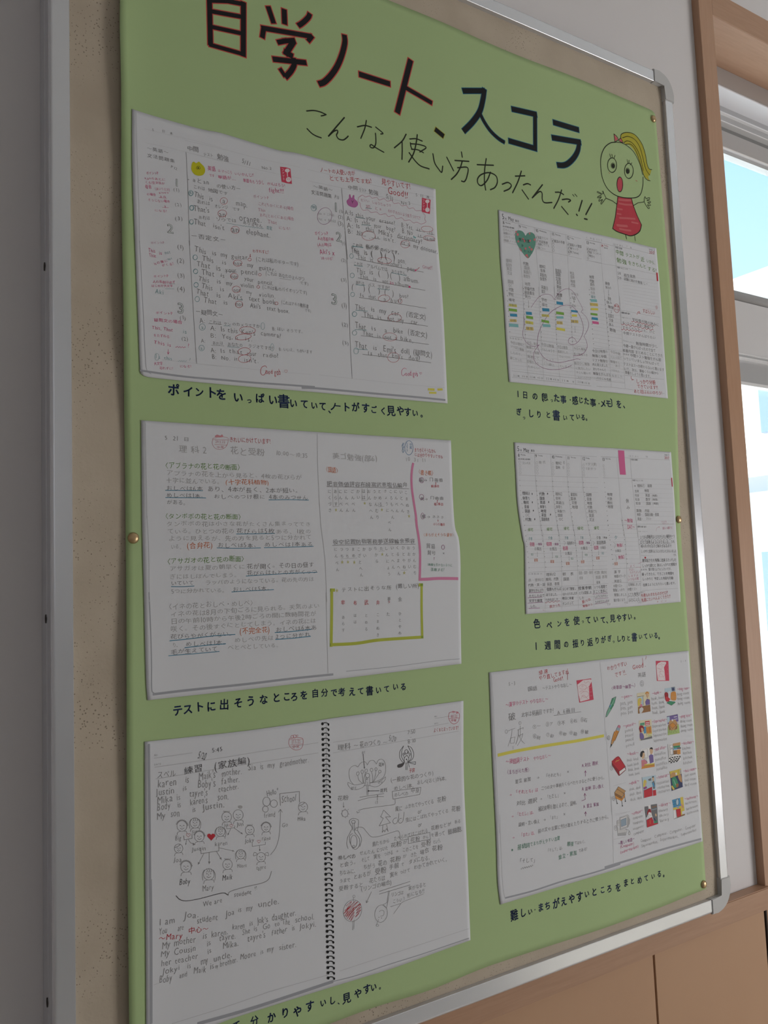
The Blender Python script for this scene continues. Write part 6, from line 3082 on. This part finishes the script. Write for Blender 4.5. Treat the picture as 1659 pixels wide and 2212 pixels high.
# ------------------------------------------------------------------ corrections and word pictures
run('''S word_pictures
V 1050 1430 6.144
C shade2
D 5 75 180 95 500 110 900 122 1290
V 1060 1610 5.925
D 5 58 0 80 500 105 1000 112 1126
V 1070 1760 6.144
D 6 60 0 80 600 100 950 125 1100
C shade
D 22 130 1105 500 1010 900 880 1300 770 1659 655
V 1310 1720 7.541
D 34 -30 1160 200 1090 500 1000 900 870 1300 760 1545 695
C rule
V 1290 1400 7.9
D 4 45 220 90 700 125 1200 140 1580
V 1300 1580 7.541
D 4 70 0 100 500 130 900 160 1357
L 3 190 888 395 830
L 3 205 1350 450 1305
V 1310 1720 7.541
D 5 80 0 100 500 112 1000 120 1110
L 3 145 315 380 245
L 3 120 705 310 660
V 1060 1610 5.925
C hyel
V 1050 1430 6.144
D 42 155 1238 400 1182 800 1110 1200 1048 1565 978
C red
T 695 155 825 115 66 早速
T 700 215 1100 130 72 やり直してますね
L 6 1082 90 1082 235
T 890 245 1025 215 66 Good!!
C pencil
T 300 295 390 285 58 5・3
T 555 362 680 345 72 国語
T 745 352 1140 300 62 〜テストやりなおし〜
C pink
T 260 570 825 492 70 〜漢字小テスト やりなおし〜
C pencil
T 290 740 400 715 112 破
T 468 705 900 640 78 太字は何画目ですか?
T 940 678 1190 630 66 A 6画目
L 5 900 712 1260 660
T 612 865 728 850 58 ①一
T 790 835 890 820 58 ②ア
T 945 820 1050 805 60 ③不
T 1112 790 1210 780 60 ④石
T 1250 760 1345 775 58 ⑤石
T 620 985 720 1010 56 ⑥矵
T 792 965 905 985 56 ⑦矽
T 962 940 1075 965 56 ⑧砂
T 1100 940 1215 960 58 ⑨砕
T 1248 925 1365 935 58 ⑩破
O 4 450 810 16 18
O 4 270 925 16 24
B 4 295 915 340 895 385 878
B 4 345 900 335 990 292 1118
J 4 325 1010 385 995 375 1075 325 1080 325 1010
B 4 455 845 455 950 450 1000
J 4 415 905 495 870 490 895
B 6 430 900 425 1000 395 1092
J 4 430 985 490 950 470 1020 415 1112
B 4 430 960 470 1040 515 1085
T 345 1140 370 1140 40 5
P stamp:red rectangular stamp with a pale line drawing
C stamp
F 1200 245 1395 218 1428 500 1238 540
C stampw
F 1212 300 1290 240 1380 230 1410 240 1365 330 1372 495 1250 528 1225 420
C lstamp
B 4 1230 330 1270 300 1330 320 1325 355 1270 360 1240 345
B 4 1260 420 1300 390 1350 400 1360 440 1320 470 1270 450
B 4 1250 500 1290 440 1340 480 1360 500
B 4 1300 250 1320 280 1360 260 1380 300 1350 340
B 4 1310 370 1340 340 1360 380
B 4 1240 400 1280 380 1300 400
L 5 1370 340 1400 330
L 5 1378 400 1405 395
L 5 1380 450 1412 445
O 3 1280 322 10 10
P -
V 1060 1610 5.925
C pink
T 195 215 500 165 78 〜接続詞テスト
T 545 170 770 130 60 やりなおし〜
C plum
T 190 350 515 310 66 〈まちがえた所〉
T 1165 260 1375 225 56 A.対比 選択
T 1165 565 1450 520 58 A 説明 言い換え
T 1185 790 1385 745 56 A 並立 累加
A 6 1212 395 1212 325 30
A 6 1210 690 1205 615 36
A 6 1215 905 1215 850 30
L 5 1165 712 1215 690
C pencil
T 310 465 515 430 66 並立 累加
T 585 415 630 408 50 →
T 690 395 920 365 58 「それとも」
T 975 345 1005 340 60 ×
T 330 745 595 705 68 対比 選択
T 625 690 665 685 50 →
T 705 665 890 635 60 「ただし」
T 930 618 962 612 60 ×
T 355 1020 630 970 62 説明・言い換え
T 670 955 710 948 50 →
T 745 935 875 910 56 「また」
T 930 890 960 885 58 ×
T 645 555 1475 405 60 二つの文や事柄をくらべたりするときに使うから。
T 608 820 1125 730 66 補足説明を加えるので、説明。
T 605 1100 1530 910 64 前の文や言葉に付け加えたりするときに使うから。
C pink
T 235 640 275 630 46 →
T 305 610 610 570 60 「それとも」は
T 258 915 300 905 46 →
T 325 890 570 850 60 「ただし」は、
V 1070 1760 6.144
T 215 310 265 300 46 →
T 325 275 545 235 62 「また」は、
C dgpen
T 295 435 460 400 78 接続詞
T 460 395 860 310 64 でまちがえやすい言葉
T 210 470 255 460 60 ※
T 955 395 1040 380 64 順接
T 835 570 1085 500 70 並立・累加
C pencil
T 680 485 915 430 56 「そして」は、
T 1050 375 1215 350 50 ではなく、
T 1100 480 1220 450 52 である!
T 300 615 555 600 66 「そして」
W 5 10 6 340 715 500 675
V 1290 1400 7.9
C red
T 170 350 510 260 92 わかりやすい
T 300 465 420 425 92 です
L 7 440 385 452 425
L 7 462 375 475 418
L 8 455 452 462 455
L 8 485 445 492 448
T 600 335 790 290 100 Good
L 7 772 170 785 300
L 6 838 135 828 190
L 8 818 308 824 312
C pencil
T 690 460 830 450 88 英語
T 1420 230 1520 220 44 5・4
O 5 765 605 30 48
T 750 605 782 605 66 2
C plum
T 215 690 680 635 76 〈英単語〜練習〜〉
C plum
P stamp:red rectangular stamp with a pale line drawing
C stamp
F 1000 218 1215 218 1230 558 1020 560
C stampw
F 1012 300 1035 260 1090 232 1170 235 1180 255 1140 330 1150 400 1165 550 1035 550 1020 420
C lstamp
B 4 1040 290 1080 280 1110 310 1095 360 1050 350
B 4 1060 420 1100 390 1150 420 1140 480 1080 490 1050 460
B 4 1040 540 1070 440 1120 470 1150 540
B 4 1090 250 1120 280 1150 270
B 4 1020 340 1060 350 1100 370
L 5 1190 280 1205 300
L 5 1190 350 1208 370
L 5 1195 430 1210 450
O 3 1075 400 10 12
P -
C pink
T 405 840 605 805 66 〜pen〜
T 935 780 1098 745 68 〜bank〜
T 1365 705 1580 675 66 〜living room〜
T 440 1335 665 1290 66 〜pencil〜
T 935 1260 1195 1215 66 〜Supermarket〜
T 1400 1175 1615 1135 66 〜dining room〜
C lpencil
T 392 945 608 915 66 pen, pen
T 398 1030 608 1000 66 pen, pen
T 405 1110 612 1080 66 pen, pen
T 925 865 1145 835 66 bank, bank
T 930 945 1150 915 66 bank, bank
T 935 1025 1158 995 66 bank, bank
T 942 1105 1162 1078 66 bank, bank
T 1365 790 1565 760 64 living room
T 1370 870 1572 840 64 living room
T 1375 950 1585 920 64 living room
T 468 1415 612 1390 64 pencil
T 475 1495 618 1470 64 pencil
T 482 1572 622 1548 64 pencil
T 942 1340 1178 1300 62 Supermarket
T 948 1415 1185 1375 62 Supermarket
T 955 1495 1190 1455 62 Supermarket
T 1415 1255 1610 1225 60 dining room
T 1420 1335 1630 1300 60 dining room
T 1425 1415 1635 1380 60 dining room
C pencil
O 4 195 1532 24 35
T 185 1532 205 1532 40 2
P printed_picture:green ballpoint pen
C c_lgreen
F 145 1180 165 1090 225 960 250 860 275 855 322 828 300 930 240 1050 170 1165
C c_green
F 225 940 265 855 285 862 240 955
F 262 955 285 975 240 1050 215 1035
L 12 318 850 240 1030
C c_blue
F 205 985 235 970 240 1000 215 1015
C c_dark
J 5 145 1180 165 1090 225 960 255 860 322 828 300 930 240 1050 170 1165 145 1180
C c_lgreen
L 12 240 980 190 1080
P printed_picture:yellow pencil with blue ferrule
C c_orange
F 245 1580 325 1400 375 1420 305 1580
C c_steel
F 325 1390 345 1345 388 1370 375 1420
C c_pink
Q 345 1345 368 1312 395 1325 390 1365
C c_dark
L 5 245 1580 345 1345 368 1312
L 5 305 1580 375 1420 392 1360 390 1325
C c_tan
L 10 290 1570 350 1425
V 1300 1580 7.541
C c_orange
F 205 0 270 0 205 145 190 170 160 155
C c_tan
F 160 150 200 165 165 215 140 262
C c_dark
F 152 205 172 215 140 262
L 5 205 0 160 150 140 262
L 5 270 0 200 165 140 262
L 4 240 0 180 160
P -
C pencil
O 4 112 102 20 34
T 103 102 120 102 38 2
O 4 158 595 22 34
T 148 595 168 595 38 3
O 4 195 1090 20 34
T 186 1090 205 1090 38 4
C lpencil
T 388 235 535 205 60 pencil
T 840 155 1065 115 58 Supermarket
T 408 470 600 440 60 book, book
T 418 555 605 520 60 book, book
T 430 630 612 595 60 book, book
T 440 710 620 675 60 book, book
T 855 380 1040 345 62 postoffice
T 872 460 1050 425 62 postoffice
T 885 540 1065 505 62 postoffice
T 890 615 1070 580 62 postoffice
T 1312 285 1445 260 62 kitchen
T 1322 360 1465 335 62 kitchen
T 1325 440 1475 410 62 kitchen
T 1330 520 1475 490 62 kitchen
T 448 945 635 905 60 desk, desk
T 455 1030 648 990 60 desk, desk
T 465 1115 658 1075 60 desk, desk
T 895 850 1095 800 62 restaurant
T 905 920 1105 875 62 restaurant
T 912 990 1112 945 62 restaurant
T 1350 720 1530 685 60 bed room
T 1352 800 1530 765 60 bed room
T 1355 880 1545 840 60 bed room
C pink
T 410 375 600 345 68 〜book〜
T 845 300 1055 250 66 〜post office〜
T 1295 205 1505 165 64 〜kitchen〜
T 440 855 610 805 68 〜desk〜
T 885 755 1100 705 66 〜restaurant〜
T 1325 655 1545 600 64 〜bed room〜
T 1350 1105 1570 1050 60 〜bathroom〜
P printed_picture:red book with gilt title
C c_red
Q 165 510 180 470 268 405 330 480 385 570 375 585 285 650 240 640
C c_dred
F 165 510 180 535 285 655 290 722 275 720 165 545
F 285 720 390 630 385 590 372 588 385 625 285 705
C c_white
F 288 655 372 590 385 622 290 705
C c_yellow
B 7 225 500 245 475 260 480 285 460
C c_dark
J 5 165 510 268 405 385 570 285 650 165 510
L 5 165 510 165 545 285 722 390 630 385 575
P printed_picture:brown lift-lid school desk on three legs
C c_tan
F 205 1000 270 898 388 968 330 1068
C c_brown
F 205 1000 330 1068 325 1100 210 1035
C c_orange
F 215 1040 325 1095 378 1000 378 1060 325 1135 225 1090
C c_dark
J 5 205 1000 270 898 388 968 330 1068 205 1000
L 5 245 935 362 1012
L 8 232 1092 250 1170
L 8 325 1130 335 1210
L 8 375 1060 384 1135
E 252 1172 9 10
E 336 1212 9 10
E 384 1137 9 10
L 4 210 1035 325 1100 378 1010
P printed_picture:clerk in a blue shirt and yellow-haired girl at a bank counter
V 1290 1400 7.9
C c_cream
F 678 770 895 738 912 1078 698 1120
C c_lblue
F 690 840 780 825 790 980 700 1000
C c_brown
F 698 1010 905 968 912 1080 698 1120
C c_purple
F 820 920 850 865 895 880 900 960 830 975
C c_skin
Q 835 790 850 755 875 765 880 820 855 850 838 830
C c_orange
Q 820 770 850 740 880 760 878 785 850 765 832 790
C c_yellow
Q 695 880 730 850 758 880 745 940 720 1000 695 970
C c_skin
Q 725 905 745 890 755 930 740 945
C c_pink
F 712 1000 745 950 770 960 772 1010
C c_lgrey
Q 722 1080 720 1040 760 1010 790 1040 775 1080 750 1110 730 1110
C c_dark
L 6 685 830 800 815
L 6 780 825 790 975
L 4 820 920 850 865 895 880 900 960
L 4 695 1010 905 968
L 3 838 780 860 850
P printed_picture:red armchair and yellow sofa on a green rug
C c_lblue
F 1150 690 1280 670 1285 740 1160 770
C c_steel
F 1262 670 1325 662 1332 735 1270 742
C c_navy
F 1270 680 1315 675 1318 725 1278 730
C c_dred
Q 1150 780 1175 750 1210 775 1215 850 1225 905 1180 910 1158 860
C c_red
Q 1165 840 1200 830 1250 880 1220 905 1180 900
C c_orange
Q 1258 780 1275 750 1325 740 1345 770 1350 870 1320 895 1262 880
C c_tan
L 10 1265 835 1340 830
L 10 1270 880 1345 870
C c_white
E 1228 752 10 18
L 16 1235 890 1300 905
C c_green
F 1185 935 1235 905 1320 912 1335 928 1268 978
C c_dark
J 4 1185 935 1235 905 1325 915 1335 928 1268 978 1185 935
J 4 1262 670 1325 662 1332 735
P printed_picture:woman shopping in front of supermarket shelves
C c_cream
F 710 1240 925 1215 940 1540 725 1578
C c_lgreen
F 730 1280 810 1265 812 1320 735 1335
C c_red
F 815 1250 895 1240 898 1310 820 1322
C c_white
L 12 830 1275 885 1268
L 12 830 1302 885 1295
C c_green
L 18 740 1300 800 1290
C c_blue
F 780 1345 830 1335 835 1450 800 1460
C c_orange
F 835 1350 920 1335 930 1440 850 1460
C c_dred
Q 715 1370 735 1320 785 1330 800 1380 790 1420 740 1440 730 1420
C c_skin
Q 748 1370 775 1365 790 1400 765 1440
C c_purple
Q 730 1450 780 1460 800 1530 760 1560 730 1540
C c_yellow
L 20 870 1470 930 1450
C c_dgrey
F 740 1560 935 1500 940 1540 745 1578
C c_lime
L 14 870 1500 925 1490
C c_dark
L 4 830 1340 920 1330
L 4 835 1350 850 1500
L 4 715 1375 735 1440 745 1560
L 4 890 1350 905 1450
P printed_picture:dining table with chairs on green floor
C c_purple
F 1188 1168 1375 1130 1388 1250 1205 1300
C c_lblue
F 1188 1180 1235 1170 1240 1260 1200 1275
C c_lime
F 1205 1340 1390 1300 1408 1450 1205 1488
C c_tan
Q 1222 1300 1240 1240 1330 1225 1365 1290 1340 1380 1250 1400
C c_orange
F 1235 1310 1290 1270 1345 1320 1285 1375
C c_brown
F 1210 1310 1235 1320 1262 1390 1225 1400
F 1350 1330 1370 1330 1365 1380 1320 1395
L 8 1340 1285 1385 1275
L 8 1340 1310 1388 1300
C c_white
L 10 1310 1178 1360 1170
L 8 1315 1215 1365 1208
Q 1268 1225 1285 1215 1302 1222 1285 1248
C c_dark
J 4 1235 1310 1290 1270 1345 1320 1285 1375 1235 1310
L 4 1220 1450 1235 1395 1250 1450
L 4 1270 1450 1275 1390
L 4 1300 1445 1325 1395 1355 1440
L 4 1188 1168 1375 1130
V 1300 1580 7.541
P printed_picture:two men talking across a post office counter
C c_white
F 640 285 840 262 860 575 645 612
C c_lgrey
F 655 290 750 278 755 440 665 450
C c_white
F 670 300 735 290 740 420 680 430
C c_skin
Q 780 290 800 270 830 290 828 350 800 375 785 340
Q 650 370 680 340 700 370 690 430 665 450 650 420
C c_dark
Q 778 300 785 270 815 258 832 280 825 295 795 285
Q 625 380 640 330 680 315 695 345 670 350 660 400 645 420 632 410
C c_purple
F 765 400 800 370 838 385 845 500 785 525
C c_pink
F 645 470 700 455 745 510 700 560 650 600
C c_orange
L 6 650 500 700 490
L 6 650 530 705 520
L 6 650 560 700 550
C c_orange
F 655 575 860 515 860 575 645 612
C c_yellow
F 700 535 858 515 858 540 690 560
C c_dark
L 4 690 560 858 540
L 4 645 460 700 455 745 510
L 4 700 380 702 440
L 5 720 450 740 500
P printed_picture:kitchen with black and white floor tiles
C c_white
F 1075 210 1278 175 1288 475 1092 525
C c_tan
F 1155 200 1278 175 1280 225 1160 245
C c_green
F 1165 240 1275 225 1276 260 1170 275
C c_blue
L 22 1170 288 1230 280
C c_dgrey
L 30 1235 275 1280 270
C c_brown
F 1165 310 1225 302 1228 370 1170 378
C c_orange
F 1225 300 1280 290 1283 370 1230 372
C c_lgrey
F 1080 215 1110 205 1118 410 1090 420
C c_dark
J 5 1110 225 1150 218 1158 265 1112 275 1110 225
J 5 1112 290 1158 282 1160 370 1118 380 1112 290
L 4 1075 210 1092 520
L 4 1160 200 1170 380
B 5 1110 430 1150 385 1220 368 1285 400
L 18 1100 440 1120 438
L 18 1140 425 1160 423
L 18 1180 418 1200 416
L 18 1222 412 1240 410
L 18 1262 412 1280 415
L 18 1120 462 1142 458
L 18 1165 452 1185 448
L 18 1205 445 1225 442
L 18 1245 440 1265 440
L 18 1098 490 1120 486
L 18 1142 484 1165 478
L 18 1188 474 1208 470
L 18 1228 468 1250 462
L 18 1122 510 1142 506
L 18 1168 500 1185 494
L 18 1212 490 1230 484
P printed_picture:woman and waiter at red restaurant table
C c_lblue
F 655 750 875 710 888 1040 685 1085
C c_red
F 685 960 815 905 825 1050 690 1085
F 828 960 882 950 888 1040 835 1052
C c_dred
L 6 818 900 825 1050
C c_yellow
Q 675 870 685 800 720 795 728 850 700 900 678 905
C c_skin
Q 700 840 722 835 722 880 705 880
C c_plum
F 675 915 725 890 740 920 690 950
C c_dgrey
F 755 785 800 760 808 800 765 805
F 815 830 850 800 868 850 865 930 840 940
C c_skin
Q 820 760 835 745 850 760 848 800 828 805
C c_blue
F 820 840 845 830 862 900 840 905
C c_dark
Q 815 750 835 730 852 745 835 750
L 5 760 780 805 765
L 4 655 750 685 1085
L 4 690 960 815 905
P printed_picture:bedroom with green bed and blue floor
C c_yellow
F 1105 655 1290 605 1300 700 1120 760
C c_navy
F 1120 760 1300 690 1320 905 1140 970
C c_green
Q 1140 770 1180 730 1215 760 1250 850 1240 890 1195 920 1160 880
C c_lgreen
L 22 1170 790 1205 870
C c_tan
Q 1120 700 1160 665 1205 680 1200 730 1150 745 1125 735
Q 1240 720 1280 695 1302 760 1300 830 1262 790
C c_brown
Q 1210 860 1245 850 1250 890 1220 915
C c_white
E 1212 690 12 20
C c_yellow
F 1130 890 1150 880 1190 940 1160 955
C c_grey
F 1268 625 1290 618 1296 690 1275 695
C c_dark
L 5 1105 655 1120 760 1140 970
L 4 1245 620 1255 700
B 4 1140 770 1180 730 1215 760 1250 850
P printed_picture:reader with a red book between library shelves
C c_white
F 700 1220 895 1180 905 1357 710 1357
C c_dgrey
F 700 1225 755 1215 765 1280 745 1357 712 1357
F 798 1195 895 1180 905 1357 815 1357
C c_brown
L 12 815 1225 890 1210
C c_steel
L 10 818 1265 895 1250
C c_dred
Q 745 1330 765 1275 790 1265 800 1290 800 1357 750 1357
V 1310 1720 7.541
C c_dgrey
F 625 180 680 165 695 240 660 340 645 350
F 722 150 825 125 842 440 790 460 745 310
C c_brown
L 12 740 180 815 162
C c_steel
L 12 742 220 815 205
C c_dred
Q 662 280 680 220 715 205 730 250 725 290 690 265 680 300
C c_white
Q 680 300 690 262 720 265 735 300 745 340 700 350
C c_red
F 655 390 740 340 765 400 770 470 665 510
C c_orange
L 8 710 385 715 450
C c_navy
L 26 775 360 800 400
C c_skin
Q 790 300 805 280 820 310 805 330
C c_green
F 770 420 820 385 830 420 785 445
C c_red
F 665 510 770 440 842 440 842 450 668 508
C c_dark
L 4 625 180 660 508
L 4 655 390 740 340 765 400
L 3 690 300 725 310
L 4 722 150 745 310
P printed_picture:bathroom with oval mirror and blue tiles
C c_blue
F 1070 60 1245 15 1265 220 1090 190
C c_yellow
F 1200 20 1248 10 1272 235 1225 250
F 1085 190 1220 155 1238 320 1215 330 1205 205 1090 225
C c_brown
F 1215 310 1275 285 1280 305 1180 345 1140 350
C c_red
F 1135 215 1205 200 1215 320 1150 340
C c_lblue
E 1155 95 19 50
C c_steel
Q 1140 175 1160 160 1190 170 1165 200
C c_pink
L 20 1220 130 1245 180
C c_white
F 1092 235 1122 228 1130 330 1100 370
C c_dark
O 6 1155 95 23 56
L 3 1075 95 1130 85
L 3 1080 135 1130 125
L 3 1105 55 1115 180
L 4 1135 215 1150 340
L 4 1205 200 1215 320
L 4 1100 372 1280 305
P printed_picture:grey desktop computer with a monitor
C c_lgrey
F 218 350 345 302 368 320 362 490 345 505 225 545
C c_grey
F 340 305 385 380 380 450 345 505 335 500
C c_lgrey
F 180 505 235 545 320 530 335 560 315 635 185 640
F 170 400 215 385 215 490 175 485
C c_white
F 228 362 330 325 335 490 232 520
C c_steel
F 235 385 322 348 325 470 240 500
C c_grey
F 188 600 318 585 315 635 185 640
C c_lgrey
Q 355 590 375 570 392 600 385 630 365 632
C c_dgrey
J 4 218 350 345 302 368 320 362 490 345 505 225 545 218 350
J 4 228 362 330 325 335 490 232 520 228 362
J 4 235 385 322 348 325 470 240 500 235 385
J 4 175 400 175 485 185 640 315 635 335 560 320 530
J 4 170 400 215 385
B 4 310 540 350 545 380 570 370 590
O 4 372 602 16 26
L 3 180 420 212 412
L 3 180 440 212 432
P -
C pencil
O 4 152 520 22 40
T 142 520 162 520 40 5
O 3 118 35 20 36
C lpencil
T 428 360 598 315 60 computer
T 432 445 602 398 60 computer
T 432 535 608 480 60 computer
T 440 615 615 560 60 computer
T 852 245 1005 205 58 library
T 860 325 1018 285 58 library
T 872 405 1025 365 58 library
T 1285 120 1468 75 54 bathroom
T 1300 210 1490 150 54 bathroom
T 1310 285 1500 225 54 bathroom
T 555 730 745 680 62 Computer,
T 785 660 995 590 62 Computer,
T 1028 595 1245 530 62 Computer,
T 1282 530 1455 470 62 Computer
T 568 815 845 735 58 Supermarket,
T 870 710 1175 650 58 Supermarket,
T 1215 630 1470 545 58 Supermarket
C plum
T 190 775 460 690 66 〜難しい単語〜
C pink
T 225 825 450 765 60 (Computer)
T 225 915 525 810 60 (supermarket)
T 405 290 600 230 62 〜computer〜
T 845 160 1048 105 62 〜library〜
''')
finish(OWN)
